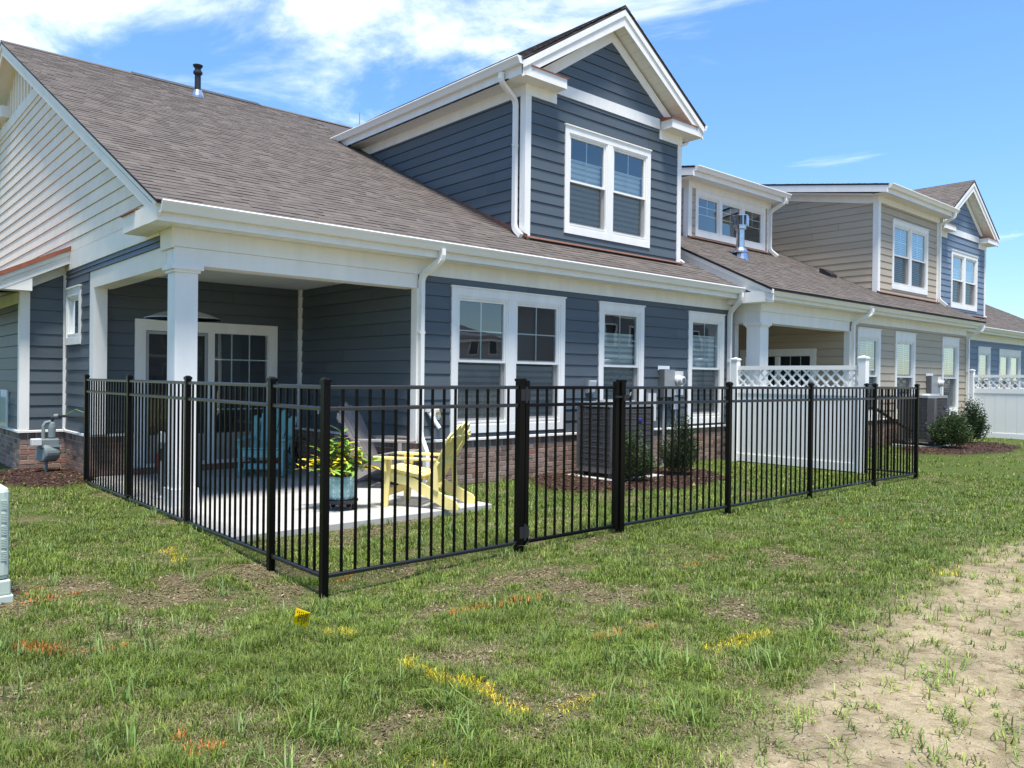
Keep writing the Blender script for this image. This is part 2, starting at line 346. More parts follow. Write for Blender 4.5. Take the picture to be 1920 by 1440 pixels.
# windows --------------------------------------------------------------------
def ring(fr, a0, a1, z0, z1, w, d0, d1, wt=None, wb=None):
    wt = w if wt is None else wt; wb = w if wb is None else wb; f = lambda a, z, t: fr(a, t, z)
    return join(prism(rectpoly(a0, a0+w, z0, z1), f, d0, d1), prism(rectpoly(a1-w, a1, z0, z1), f, d0, d1),
                prism(rectpoly(a0+w, a1-w, z1-wt, z1), f, d0, d1), prism(rectpoly(a0+w, a1-w, z0, z0+wb), f, d0, d1))
def sheet(fr, a0, a1, z0, z1, d): return [fr(a0, d, z0), fr(a1, d, z0), fr(a1, d, z1), fr(a0, d, z1)], [(0, 1, 2, 3)]
def window(parent, fr, a0, a1, z0, z1, units=2, blind=.5, split=.5, style='hung', head=.115, cas=.095, mull=.14, venetian=False, full=None):
    f = lambda a, z, t: fr(a, t, z)
    g = [ring(fr, a0, a1, z0, z1, cas, .001, .038, head, cas+.02), prism(rectpoly(a0-.015, a1+.015, z1, z1+.022), f, .001, .055)]
    A0, A1, Z0, Z1 = a0+cas, a1-cas, z0+cas+.02, z1-head; uw = (A1-A0-mull*(units-1))/units
    for k in range(units-1): g.append(prism(rectpoly(A0+uw*(k+1)+mull*k, A0+uw*(k+1)+mull*(k+1), Z0, Z1), f, -.02, .036))
    w = part('window', join(*g), 'trim', parent)
    for k in range(units):
        b0 = A0+k*(uw+mull); b1 = b0+uw; zm = Z0+(Z1-Z0)*split
        part('frame', join(ring(fr, b0, b1, Z0, Z1, .03, -.09, .026), prism(rectpoly(b0+.03, b1-.03, Z0+.03, Z0+.055), f, -.05, .03)), 'trim', w)
        c0, c1, y0, y1 = b0+.03, b1-.03, Z0+.03, Z1-.03
        if style == 'hung':
            part('upper_sash', ring(fr, c0, c1, zm-.02, y1, .035, -.035, .008), 'trim', w)
            part('lower_sash', ring(fr, c0, c1, y0, zm+.035, .035, -.085, -.037, .05, .06), 'trim', w)
            part('pane', sheet(fr, c0+.035, c1-.035, zm+.015, y1-.035, -.02), 'glass', w)
            part('pane', sheet(fr, c0+.035, c1-.035, y0+.06, zm-.015, -.062), 'glass', w)
            part('insect_screen', sheet(fr, c0+.002, c1-.002, y0+.02, zm-.022, -.008), 'screen', w)
            zc = (zm+.015+y1-.035)/2; ac = (c0+c1)/2
            part('muntin', join(prism(rectpoly(ac-.009, ac+.009, zm+.015, y1-.035), f, -.03, -.0215), prism(rectpoly(c0+.035, ac-.0095, zc-.009, zc+.009), f, -.03, -.0215), prism(rectpoly(ac+.0095, c1-.035, zc-.009, zc+.009), f, -.03, -.0215)), 'muntin', w)
        else:
            part('sash', ring(fr, c0, c1, y0, y1, .03, -.035, .005), 'trim', w); part('pane', sheet(fr, c0+.03, c1-.03, y0+.03, y1-.03, -.02), 'glass', w)
            H = y1-y0-.06; ac = (c0+c1)/2; za, zb = (y1-.03-H*.5, y0+.03) if style == 'grid' else (y1-.03-H*.25, y1-.03-H*.5)
            part('muntin', join(prism(rectpoly(ac-.008, ac+.008, zb, y1-.03), f, -.03, -.0215), *[prism(rectpoly(p, q, zz-.008, zz+.008), f, -.03, -.0215) for zz in ((za,) if style == 'grid' else (za, zb)) for p, q in ((c0+.03, ac-.0085), (ac+.0085, c1-.03))]), 'muntin', w)
        if blind > 0:
            zt = y0+(y1-y0)*blind; V, F, mi = [], [], []
            if venetian:
                z = y0+.02; gs = []
                while z < zt: gs.append(prism([(-.012, z+.014), (.012, z-.004), (.012, z), (-.012, z+.018)], lambda d, zz, t: fr(t, -.108+d, zz), c0+.02, c1-.02)); z += .05
                part('blind', join(*gs), 'blind_white', w)
            else:
                gs = [sheet(fr, c0+.012, c1-.012, y0, zt, -.108)]; mi = [1]; z = y0+.03
                while z < zt-.01:
                    q = prism(rectpoly(c0+.012, c1-.012, z, min(z+.052, zt)), f, -.106, -.102); gs.append(q); mi += [0]*len(q[1]); z += .092
                q = prism(rectpoly(c0+.012, c1-.012, zt, zt+.02), f, -.112, -.096); gs.append(q); mi += [0]*len(q[1])
                part('blind', join(*gs), None, w, mats=['blind_white', 'blind_sheer'], midx=mi)
    # dark box behind the glass: its colour stands in for the unlit room
    part('dark_room_box', join(ring(fr, A0-.02, A1+.02, Z0-.02, Z1+.02, .02, -.6, -.091), sheet(fr, A0-.02, A1+.02, Z0-.02, Z1+.02, -.6)), 'room', w)
    return (A0-.005, A1+.005, Z0-.005, Z1+.005)
def win_hole(a0, a1, z0, z1, head=.115, cas=.095): return (a0+cas-.005, a1-cas+.005, z0+cas+.015, z1-head+.005)
GUT = [(0, 0), (.118, 0), (.124, -.012), (.118, -.03), (.098, -.055), (.072, -.105), (.068, -.112), (0, -.112)]
def gutter_x(parent, x0, x1, yb, zt): return part('gutter', prism(GUT, lambda o, z, t: (t, yb-o, zt+z), x0, x1), 'gutter', parent)
def gutter_y(parent, y0, y1, xb, zt, s=-1): return part('gutter', prism(GUT, lambda o, z, t: (xb+s*o, t, zt+z), y0, y1), 'gutter', parent)
def downspout(parent, path, up=Vector((1, 0, 0))):
    V = [Vector(p) for p in path]; pts = [V[0]]                       # soften each elbow
    for i in range(1, len(V)-1):
        a = (V[i-1]-V[i]); b = (V[i+1]-V[i]); r = min(.07, a.length*.4, b.length*.4)
        p, q = V[i]+a.normalized()*r, V[i]+b.normalized()*r
        pts += [p, p*.25+V[i]*.5+q*.25, q]
    pts.append(V[-1])
    o = part('downspout', sweep(pts, rectp(.078, .058), up=up), 'gutter', parent)
    for i in range(len(V)-1):
        s = V[i+1]-V[i]
        if abs(s.z) > .95*s.length and s.length > 1.2:
            c = V[i]+s*.35; part('strap', box(c.x-.043, c.x+.043, c.y-.034, c.y+.034, c.z-.018, c.z+.018), 'gutter', o)
    return o
# ================================================================== GROUND
def vnoise(x, y, s, seed=0):
    x = np.asarray(x, float)*s+seed*17.13; y = np.asarray(y, float)*s+seed*7.77; xi, yi = np.floor(x).astype(np.int64), np.floor(y).astype(np.int64); fx, fy = x-xi, y-yi
    fx = fx*fx*(3-2*fx); fy = fy*fy*(3-2*fy)
    h = lambda a, b: (((a*374761393+b*668265263) ^ ((a*374761393+b*668265263) >> 13))*1274126177 & 0xffffff)/float(0xffffff)
    return (h(xi, yi)*(1-fx)+h(xi+1, yi)*fx)*(1-fy)+(h(xi, yi+1)*(1-fx)+h(xi+1, yi+1)*fx)*fy
def fbm(x, y, s, seed=0): return vnoise(x, y, s, seed)*.5+vnoise(x, y, s*2.1, seed+3)*.3+vnoise(x, y, s*4.3, seed+5)*.2
def gz(x, y):
    return -.012+.03*(fbm(x, y, .45, 1)-.5)-.075*np.exp(-((x-2.7)**2+(y-5.0)**2)/1.6)+.012*(vnoise(x, y, 4, 9)-.5)+.05*np.clip((y-6.3)/1.5, 0, 1)*np.clip((6.5-x)/3, 0, 1)
SBX = [-3, 1.2, 2.65, 3.7, 4.95, 5.93, 7.1, 7.7, 8.7, 11, 16, 30]; SBY = [.5, 1.2, 1.8, 1.98, 2.16, 2.29, 2.56, 2.62, 2.4, 2.2, 1.5, 0]
def sandf(x, y):
    """1 in the sandy strip, 0 on the lawn"""
    b = np.interp(x, SBX, SBY)+.42*(fbm(x, y, 2.2, 21)-.5)+.16*(vnoise(x, y, 9, 4)-.5)
    return np.clip((b-y)/.42+.5, 0, 1)
MULCH = [(9.3, 7.75, 1.75, 1.15), (2.42, 12.5, .62, 1.15), (19.9, 6.75, 2.3, 1.0)]
def mulchf(x, y):
    m = np.zeros_like(np.asarray(x, float))
    for cx, cy, rx, ry in MULCH:
        r = np.sqrt(((x-cx)/rx)**2+((y-cy)/ry)**2)+.22*(fbm(x, y, 2.5, 31)-.5); m = np.maximum(m, np.clip((1-r)/.06+.5, 0, 1))
    return m
def lawn_cover(x, y):
    """how thickly grass grows"""
    n = fbm(x, y, 1.25, 41)*.5+vnoise(x, y, 3.7, 42)*.3+vnoise(x, y, 9.3, 44)*.2
    bias = .095+.10*np.clip((x-3.5)/4, 0, 1)+.06*np.clip((y-6)/2, 0, 1)*(x < 2.7)-.05*np.exp(-((x-2.2)**2+(y-5.3)**2)/1.2)-.03*np.exp(-((x-1.3)**2+(y-6.2)**2)/.7)
    return np.clip((n+bias-.395)/.19, 0, 1)
ax = np.concatenate([[-400, -120, -40, -15, -6], np.arange(-3, 16, .1), np.arange(16, 36, .5), [40, 60, 120, 400]])
ay = np.concatenate([[-400, -120, -40, -15, -6], np.arange(-2, 14, .1), np.arange(14, 20, .5), [25, 40, 120, 400]])
GX, GY = np.meshgrid(ax, ay, indexing='ij'); GZ = gz(GX, GY); far = (np.abs(GX) > 40) | (np.abs(GY) > 30); GZ[far] = -.02
mm = mulchf(GX, GY); GZ = GZ+mm*.05
nx, ny = len(ax), len(ay); idx = np.arange(nx*ny).reshape(nx, ny)
quads = np.stack([idx[:-1, :-1], idx[1:, :-1], idx[1:, 1:], idx[:-1, 1:]], -1).reshape(-1, 4)
me = bpy.data.meshes.new('ground'); me.from_pydata(np.stack([GX, GY, GZ], -1).reshape(-1, 3).tolist(), [], quads.tolist())
for nm, arr in (('sand', sandf(GX, GY)), ('mulch', mm), ('cover', lawn_cover(GX, GY))):
    a = me.attributes.new(nm, 'FLOAT', 'POINT'); a.data.foreach_set('value', arr.reshape(-1).astype(np.float32))
me.polygons.foreach_set('use_smooth', [True]*len(me.polygons))
gm = bpy.data.materials.new('ground_earth'); gm.use_nodes = True; nt = gm.node_tree; K = nt.links.new; b = nt.nodes['Principled BSDF']; b.inputs['Roughness'].default_value = .95; b.inputs['Specular IOR Level'].default_value = .15
geo = node(nt, 'ShaderNodeNewGeometry')
def nzt(scale, det=6, dist=0, rgh=.6): n = node(nt, 'ShaderNodeTexNoise', inp={'Scale': scale, 'Detail': det, 'Distortion': dist, 'Roughness': rgh}); K(geo.outputs['Position'], n.inputs[0]); return n
def rampc(n, cs):
    r = node(nt, 'ShaderNodeValToRGB'); el = r.color_ramp.elements
    while len(el) < len(cs): el.new(.5)
    for i, (p, c) in enumerate(cs): el[i].position = p; el[i].color = (*c, 1)
    K(n.outputs[0], r.inputs[0]); return r
soil = rampc(nzt(14, 8, .5), [(.28, (.055, .042, .025)), (.44, (.13, .10, .06)), (.58, (.19, .15, .085)), (.74, (.085, .10, .03))])
turf = rampc(nzt(20, 8, .4), [(.25, (.04, .065, .012)), (.5, (.065, .10, .018)), (.75, (.13, .12, .045))])
sandc = rampc(nzt(9, 10, .8, .7), [(.25, (.135, .10, .058)), (.42, (.25, .20, .125)), (.58, (.35, .29, .19)), (.75, (.21, .165, .10))])
mulc = rampc(nzt(38, 6, 1.2), [(.3, (.018, .010, .008)), (.5, (.048, .025, .019)), (.68, (.085, .046, .034)), (.85, (.14, .09, .07))])
def mixc(fac, A, B): m_ = node(nt, 'ShaderNodeMix', data_type='RGBA'); K(fac, m_.inputs['Factor']); K(A, m_.inputs['A']); K(B, m_.inputs['B']); return m_.outputs['Result']
at = {k: node(nt, 'ShaderNodeAttribute', attribute_name=k).outputs['Fac'] for k in ('sand', 'mulch', 'cover')}
c = mixc(at['cover'], soil.outputs[0], turf.outputs[0]); sv = node(nt, 'ShaderNodeVectorMath', operation='SCALE'); svr = node(nt, 'ShaderNodeMapRange', inp={1: .3, 2: .7, 3: .72, 4: 1.35}); K(nzt(1.7, 5, .6).outputs[0], svr.inputs[0]); K(sandc.outputs[0], sv.inputs[0]); K(svr.outputs[0], sv.inputs['Scale'])
c = mixc(at['sand'], c, sv.outputs[0]); c = mixc(at['mulch'], c, mulc.outputs[0]); K(c, b.inputs['Base Color'])
hb = node(nt, 'ShaderNodeMath', operation='ADD'); K(nzt(30, 8, .6).outputs[0], hb.inputs[0]); K(nzt(110, 3).outputs[0], hb.inputs[1])
bp = node(nt, 'ShaderNodeBump', inp={'Strength': .9, 'Distance': .02}); K(hb.outputs[0], bp.inputs['Height']); K(bp.outputs[0], b.inputs['Normal'])
me.materials.append(gm); me.update(); g = bpy.data.objects.new('ground', me); COL.objects.link(g); g['kind'] = 'structure'; OFF['ground'] = Vector((0, 0, 0))
pat = part('patio', box(2.83, 5.87, 6.93, 12.3, -.12, .06), 'concrete', None, kind='structure', bevel=.008)
for nm, (x0, x1, y0, y1) in (('patio', (13.75, 17.3, 7.9, 12.3)),): part(nm, box(x0, x1, y0, y1, -.12, .05), 'concrete', None, kind='structure')
# ================================================================== SHARED HOUSE PIECES
def water_table(parent, fr, a0, a1, z=.62): return part('water_table', prism([(.0, z), (.045, z), (.045, z+.03), (.0, z+.04)], lambda d, zz, t: fr(t, d, zz), a0, a1), 'trim', parent)
def corner_board(parent, x, y, z0, z1, w=.095, sx=1):
    """outside corner between a -Y wall and a -X wall (sx=1) or +X wall (sx=-1)"""
    xa = x-.03*sx; return part('corner_board', join(box(xa, x+w*sx, y-.032, y-.001, z0, z1), box(xa, x-.001*sx, y-.001, y+w, z0, z1)), 'trim', parent)
def soffit_run(parent, x0, x1, y0, y1, z, along='x', pitch=.2):
    s = part('soffit', box(x0, x1, y0, y1, z+.012, z+.02), 'deck', parent); a, e = (x0, x1) if along == 'x' else (y0, y1)
    while a < e-.01:
        q = min(a+pitch, e)
        part('soffit_panel', box(a+.003, q-.003, y0, y1, z, z+.011) if along == 'x' else box(x0, x1, a+.003, q-.003, z, z+.011), 'soffit', s); a = q
    return s
def gable_dormer(P, x0, x1, Y, sm, roofz, slope=.645, base=3.7, win=(.875, 3.13, 3.955, 5.755), dz=0, det=True, s2=.49):
    """gabled wall dormer; roofz(Y) is the height of the main roof under it"""
    fr = FR(Y); xc = (x0+x1)/2; zs = 6.21+dz; e0, e1 = x0-.345, x1+.345; yo = Y-.3; ze = zs+.22; za = ze+(xc-e0)*slope; yb = 17.0
    inner = lambda x: zs+.22-.30+(x-e0)*slope if x < xc else zs-.08+(e1-x)*slope
    w0, w1 = x0+win[0], x0+win[1]; hole = win_hole(w0, w1, win[2]+dz, win[3]+dz)
    reg = [(x0, base-.5), (x1, base-.5), (x1, zs), (xc, za-.12), (x0, zs)]
    fw = wall(fr, reg, [hole], P, sm, 'dormer_front_wall')
    siding(fr, [(x0+.065, base), (x1-.065, base), (x1-.065, zs)]+[(x1-.065, zs), (x0+.065, zs)][0:0]+[(x0+.065, zs)], [hole], fw, sm, z0=base-.04)
    siding(fr, [(x0+.3, zs+.2), (x1-.3, zs+.2), (xc, za-.42)], [], fw, sm)
    zl = roofz(Y)
    yB = 8.45+(zs+.1-3.285)/s2                                       # where the side wall runs out under the main roof
    sreg = [(Y, zl-.1), (yB, zs+.05), (Y, zs+.05)]
    sw = wall(SD(x0), sreg, [], P, sm, 'dormer_side_wall'); siding(SD(x0), [(Y+.06, zl+.03+.03), (yB-.25, zs-.12), (yB-.25, zs-.1), (Y+.06, zs-.1)], [], sw, sm, z0=zl-.05)
    wall(lambda a, d, z: (x1+d, a, z), [(Y, zl-.1), (yB, zs+.05), (Y, zs+.05)], [], P, sm, 'dormer_side_wall')
    corner_board(P, x0, Y, base-.02, zs-.16); corner_board(P, x1, Y, base-.02, zs-.16, sx=-1)
    window(P, fr, w0, w1, win[2]+dz, win[3]+dz, 2, blind=.74)
    board(P, 'frieze', fr, x0-.035, x0+.66, zs-.17, zs, d1=.04); board(P, 'frieze', fr, x1-.66, x1+.035, zs-.17, zs, d1=.04); board(P, 'belt_board', fr, x0+.66, x1-.66, zs+.01, zs+.2, d1=.036)
    part('side_frieze', box(x0-.035, x0-.001, Y-.001, yB+.2, zs-.17, zs), 'trim', P); part('side_frieze', box(x1+.001, x1+.035, Y-.001, yB+.2, zs-.17, zs), 'trim', P)
    for s, a, bq, cc in ((1, e0, x0+.63, 0), (-1, e1, x1-.63, 0)):      # boxed returns with copper caps
        part('eave_return', box(a, bq, yo, Y+.03, zs, zs+.16), 'trim', P)
        part('copper_cap', prism([(yo-.02, zs+.161), (Y, zs+.161), (Y, zs+.25), (yo-.02, zs+.175)], lambda y, z, t: (t, y, z), a+.18*s, bq+.02*s), 'copper', P)
    R = part('dormer_roof', join(prism([(e0-.03, ze-.02), (xc, za-.02), (xc, za+.015), (e0-.03, ze+.015)], lambda x, z, t: (x, t, z), yo-.02, yb), prism([(e1+.03, ze-.02), (xc, za-.02), (xc, za+.015), (e1+.03, ze+.015)], lambda x, z, t: (x, t, z), yo-.02, yb)), 'deck', P)
    sl = math.hypot(1, slope)
    shingles(R, (e0-.04, yb, ze+.016), (0, -1, 0), (1, 0, slope), yb-yo+.03, (xc-e0+.03)*sl)
    shingles(R, (e1+.04, yo-.03, ze+.016), (0, 1, 0), (-1, 0, slope), yb-yo+.03, (e1-xc+.03)*sl)
    part('ridge_cap', prism([(xc-.15, za-.075), (xc, za+.035), (xc+.15, za-.075), (xc, za+.01)], lambda x, z, t: (x, t, z), yo-.03, yb), 'shingle', R, rnd=.4)
    for s, e in ((1, e0), (-1, e1)):                                  # raking fascia in two steps, wall frieze, sloped soffit
        f = lambda x, z, t: (x, t, z); z_ = lambda x: ze+(x-e0)*slope if s > 0 else ze+(e1-x)*slope
        part('rake_fascia', prism([(e, z_(e)-.26), (xc, za-.30), (xc, za-.13), (e, z_(e)-.13)], f, yo, yo+.022), 'trim', P)
        part('rake_fascia', prism([(e, z_(e)-.13), (xc, za-.13), (xc, za-.022), (e, z_(e)-.022)], f, yo-.02, yo+.022), 'trim', P)
        q = e+.6*s; part('rake_frieze', prism([(q, z_(q)-.52), (xc, za-.50), (xc, za-.30), (q, z_(q)-.32)], f, Y-.03, Y-.002), 'trim', P)
        q = e+.12*s; so_ = part('rake_soffit', prism([(q, z_(q)-.245), (xc, za-.245), (xc, za-.23), (q, z_(q)-.23)], f, yo+.022, Y), 'deck', P); n = 14
        for i in range(n):
            xa, xb = q+(xc-q)*(i+.02)/n, q+(xc-q)*(i+.98)/n
            part('soffit_panel', prism([(xa, z_(xa)-.262), (xb, z_(xb)-.262), (xb, z_(xb)-.248), (xa, z_(xa)-.248)], f, yo+.022, Y), 'soffit', so_)
    for s, e, xw in ((1, e0, x0), (-1, e1, x1)):
        soffit_run(P, min(e, xw), max(e, xw), Y+.03, yB+1.0, zs, 'y', .3)
        part('fascia', box(e, e+.022*s, Y+.031, yB+1.2, zs, zs+.2), 'trim', P)
        gutter_y(P, yo-.01, yB+1.35, e, ze+.035, -s)
    yq = Y+.14
    downspout(P, [(e0-.06, yq, zs+.12), (e0-.06, yq, zs-.02), (x0-.075, yq+.02, zs-.24), (x0-.075, yq+.02, roofz(yq)+.11), (x0-.11, yq-.18, roofz(yq-.18)+.05)])
    downspout(P, [(e1+.06, yq, zs+.12), (e1+.06, yq, zs-.0), (x1+.075, yq+.02, zs-.15), (x1+.075, yq+.02, roofz(yq)+.11), (x1+.11, yq-.18, roofz(yq-.18)+.05)])
    part('flashing', join(prism([(0, 0), (0, .045), (-.015, .045), (-.07, .008), (-.07, .0)], lambda o, z, t: (t, Y+o-.022, zl+.01+z+o*s2*0), x0-.05, x1+.05)), 'copper_dull', P)
    part('flashing', prism([(Y-.1, zl-.03), (yB, zs-.03), (yB, zs+.03), (Y-.1, zl+.06)], lambda y, z, t: (t, y, z), x0-.035, x0-.022), 'copper_dull', P)
def shed_dormer(P, x0, x1, Y, sm, roofz, zs, zr, win, units, style, base, s2, right_wall=True, ds=None):
    """shed dormer with level eave zs and a low roof rising back"""
    fr = FR(Y); yo = Y-.35; e0, e1 = x0-.32, x1+.32; hole = win_hole(*win); zl = roofz(Y)
    fw = wall(fr, rectpoly(x0, x1, base-.4, zs), [hole], P, sm, 'dormer_front_wall'); siding(fr, rectpoly(x0+.065, x1-.065, base, zs-.14), [hole], fw, sm, z0=base-.05)
    yB = 7.8+(zs+.9-3.24)/s2; top = lambda y: zs+.17+(y-yo)*.168
    yE = Y+ (top(Y)-zl)/(s2-.168)
    reg = [(Y, zl-.1), (yE, top(yE)-.05), (Y, top(Y)-.05)]
    sw = wall(SD(x0), reg, [], P, sm, 'dormer_side_wall'); siding(SD(x0), [(Y+.06, zl+.04), (yE-.3, top(yE)-.3), (Y+.06, top(Y)-.2)], [], sw, sm, z0=zl-.05)
    wall(lambda a, d, z: (x1+d, a, z), reg, [], P, sm, 'dormer_side_wall')
    corner_board(P, x0, Y, base-.03, zs-.15, w=.11); corner_board(P, x1, Y, base-.03, zs-.15, sx=-1)
    window(P, fr, *win, units, blind=(.95 if style == 'hung' else 0), style=style, venetian=True, mull=.1)
    board(P, 'frieze', fr, x0-.045, x1+.045, zs-.15, zs, d1=.045); part('frieze', prism([(Y-.001, zs-.15), (Y+.25, zs-.15), (yE, top(yE)-.25), (yE, top(yE)-.12), (Y-.001, zs+.02)], lambda y, z, t: (t, y, z), x0-.045, x0-.001), 'trim', P)
    soffit_run(P, e0, e1, yo, Y, zs); part('fascia', box(e0, e1, yo-.022, yo, zs-.01, zs+.17), 'trim', P); gutter_x(P, e0+.02, e1-.02, yo-.022, zs+.215)
    for e, s in ((e0, 1), (e1, -1)): part('rake_fascia', prism([(yo-.02, zs), (yE+.3, top(yE+.3)-.2), (yE+.3, top(yE+.3)-.01), (yo-.02, zs+.17)], lambda y, z, t: (t, y, z), e-.02*s, e), 'trim', P)
    for e, xw in ((e0, x0), (x1, e1)): part('side_soffit', prism([(Y, zs), (yE+.3, top(yE+.3)-.22), (yE+.3, top(yE+.3)-.2), (Y, zs+.02)], lambda y, z, t: (t, y, z), min(e, xw), max(e, xw)), 'soffit', P)
    R = part('dormer_roof', prism([(yo-.03, zs+.172), (yE+1.2, top(yE+1.2)), (yE+1.2, top(yE+1.2)+.03), (yo-.03, zs+.2)], lambda y, z, t: (t, y, z), e0-.025, e1+.025), 'deck', P)
    shingles(R, (e0-.035, yo-.05, zs+.2), (1, 0, 0), (0, 1, .168), e1-e0+.07, (yE+1.2-yo)*1.02)
    part('flashing', prism([(0, 0), (0, .045), (-.015, .045), (-.07, .008), (-.07, 0)], lambda o, z, t: (t, Y+o-.022, zl+.01+z), x0-.05, x1+.05), 'copper_dull', P)
    if ds:
        xd = x1-.02; downspout(P, [(xd+.1, yo-.08, zs+.1), (xd+.1, yo-.08, zs-.02), (xd, Y-.07, zs-.22), (xd, Y-.07, roofz(Y)+.12), (xd+.02, Y-.28, roofz(Y-.28)+.06)])
def eave_front(P, x0, x1, YF, zs, g0=None, zt=.19, over=.3, frieze_z=None, soff=True):
    yo = YF-over; soffit_run(P, x0, x1, yo, YF-.002, zs) if soff else None
    part('fascia', box(x0, x1, yo-.02, yo, zs-.006, zs+zt), 'trim', P); gutter_x(P, x0+.01 if g0 is None else g0, x1, yo-.021, zs+zt+.005)
def square_column(P, x, y, z0, z1, w=.25):
    c = part('column', box(x-w/2, x+w/2, y-w/2, y+w/2, z0, z1), 'trim', P, bevel=.006)
    part('capital', join(box(x-w/2-.02, x+w/2+.02, y-w/2-.02, y+w/2+.02, z1-.085, z1-.055), box(x-w/2-.045, x+w/2+.045, y-w/2-.045, y+w/2+.045, z1-.055, z1-.001)), 'trim', c)
    part('plinth', box(x-w/2-.018, x+w/2+.018, y-w/2-.018, y+w/2+.018, z0, z0+.2), 'trim', c); return c
# ================================================================== BLUE TOWNHOUSE
B = thing('blue_townhouse', 'dark blue townhouse with covered corner porch and gabled dormer behind black fence', 'house', (2.93, 8.8, 0))
XL, XR, YF, YB = 2.93, 13.52, 8.8, 12.15
rz = lambda y: 3.285+(y-8.44)*.49; RY = 17.35
sm = 'siding_blue'
wins = [(6.655, 8.89, .72, 2.77, 2, .46), (9.69, 10.845, .70, 2.77, 1, .80), (12.14, 13.29, .70, 2.77, 1, .84)]
holes = [win_hole(*w[:4]) for w in wins]; fr = FR(YF)
fw = wall(fr, rectpoly(6.1, XR, -.2, 3.2), holes, B, sm, 'front_wall'); siding(fr, rectpoly(6.2, XR, .66, 2.89), holes, fw, sm)
for w in wins: window(B, fr, *w[:4], w[4], blind=w[5])
bruns = brick_runs(fr, 6.1, XR, -.08, .62)
water_table(B, fr, 6.07, XR)
board(B, 'frieze', fr, 6.1, XR, 2.885, 3.09, d1=.03)
corner_board(B, 6.1, YF, .66, 2.7, w=.1)
# porch
pw = wall(SD(6.1), [(YF+.1, -.2), (YB, -.2), (YB, 2.95), (YF+.1, 2.95)], [], B, sm, 'porch_wall'); siding(SD(6.1), rectpoly(YF+.1, YB-.02, .66, 2.92), [], pw, sm); bruns += brick_runs(SD(6.1), YF, YB, 0, .62); water_table(B, SD(6.1), YF, YB)
DH = (3.6, 5.57, .17, 2.25); fb = FR(YB)
bw = wall(fb, rectpoly(XL, 6.1, -.2, 2.95), [DH], B, sm, 'porch_wall'); siding(fb, rectpoly(XL+.1, 6.1-.03, .66, 2.92), [(3.5, 5.67, 0, 2.3)], bw, sm); bruns += brick_runs(fb, XL, 6.1, .06, .62, [(3.5, 5.67, .0, .7)]); water_table(B, fb, XL, 3.52); water_table(B, fb, 5.64, 6.09)
part('inner_corner_trim', box(6.03, 6.098, YB-.07, YB-.002, .66, 2.92), 'trim', B)
part('porch_beam', box(XL, 6.1, YF-.012, YF+.24, 2.70, 2.884), 'trim', B); part('porch_frieze', box(XL-.005, 6.1, YF-.03, YF+.2, 2.886, 3.088), 'trim', B)
part('porch_beam', box(XL-.004, XL+.24, YF+.241, YB+.05, 2.69, 2.915), 'trim_sunlit', B); part('frieze_return', box(XL-.03, XL-.006, YF-.03, YF+.36, 2.87, 3.088), 'trim_sunlit', B)
soffit_run(B, XL+.24, 6.1, YF+.24, YB, 2.925, 'y', .3)
part('pilaster', box(XL-.005, XL+.17, YB-.16, YB+.04, .66, 2.69), 'trim', B)
square_column(B, XL+.14, YF+.13, .06, 2.70, .245)
dr = part('sliding_door', join(ring(fb, 3.5, 5.67, .10, 2.305, .1, .001, .036, .1, .05), ring(fb, 3.6, 5.57, .15, 2.205, .05, -.1, .028, .06, .05), prism(rectpoly(4.56, 4.66, .2, 2.145), lambda a, z, t: fb(a, t, z), -.08, .012)), 'trim', B)
part('pane', sheet(fb, 4.66, 5.52, .2, 2.145, -.03), 'glass', dr); part('pane', sheet(fb, 3.65, 4.56, .2, 2.145, -.05), 'glass', dr); part('insect_screen', sheet(fb, 3.66, 4.55, .21, 2.13, -.005), 'screen', dr)
part('screen_frame', ring(fb, 3.655, 4.555, .205, 2.14, .045, -.015, .006), 'grey_metal', dr)
gs = [prism(rectpoly(a-.009, a+.009, .2, 2.145), lambda a_, z, t: fb(a_, t, z), -.04, -.032) for a in (4.945, 5.23)]
cuts = [4.66, 4.935, 4.955, 5.22, 5.24, 5.52]
gs += [prism(rectpoly(cuts[i], cuts[i+1], z-.009, z+.009), lambda a_, zz, t: fb(a_, t, zz), -.04, -.032) for z in (.588, .975, 1.36, 1.745) for i in (0, 2, 4)]
part('muntin', join(*gs), 'muntin', dr); part('door_step', box(3.45, 5.72, YB-.12, YB+.05, .06, .148), 'house_brick', dr)
part('dark_room_box', join(ring(fb, 3.58, 5.59, .15, 2.27, .02, -1.2, -.13), sheet(fb, 3.58, 5.59, .15, 2.27, -1.2)), 'room', dr)  # dark box closing off the door glass, indoor shade put into its colour
# eaves and main roof
eave_front(B, 2.66, 13.42, YF, 3.09)
part('eave_return', box(2.65, XL, YF+.001, 9.66, 3.09, 3.28), 'trim_sunlit', B); part('eave_return', box(2.648, 2.66, 8.48, YF+.001, 3.085, 3.285), 'trim_sunlit', B)
part('copper_cap', prism([(2.62, 3.282), (XL-.03, 3.282), (XL-.03, 3.37), (2.62, 3.296)], lambda x, z, t: (x, t, z), 9.2, 9.70), 'copper', B)
R = part('roof', prism([(8.42, 3.245), (RY, rz(RY)-.03), (RY+9, rz(RY)-.03-4.4), (RY+9, rz(RY)-4.4), (RY, rz(RY)), (8.42, 3.275)], lambda y, z, t: (t, y, z), 2.63, 13.45), 'deck', B)
sl = math.hypot(1, .49)
indorm = lambda c: 8.75 < c.x < 12.5 and c.y > 9.6
shingles(R, (2.615, 8.40, rz(8.40)+.004), (1, 0, 0), (0, 1, .49), 10.83, (RY-8.40)*sl, n_obj=300, skip=indorm)
part('ridge_vent', prism([(RY-.16, rz(RY)-.05), (RY, rz(RY)+.05), (RY+.16, rz(RY)-.05)], lambda y, z, t: (t, y, z), 4.9, 7.6), 'black_plastic', R)
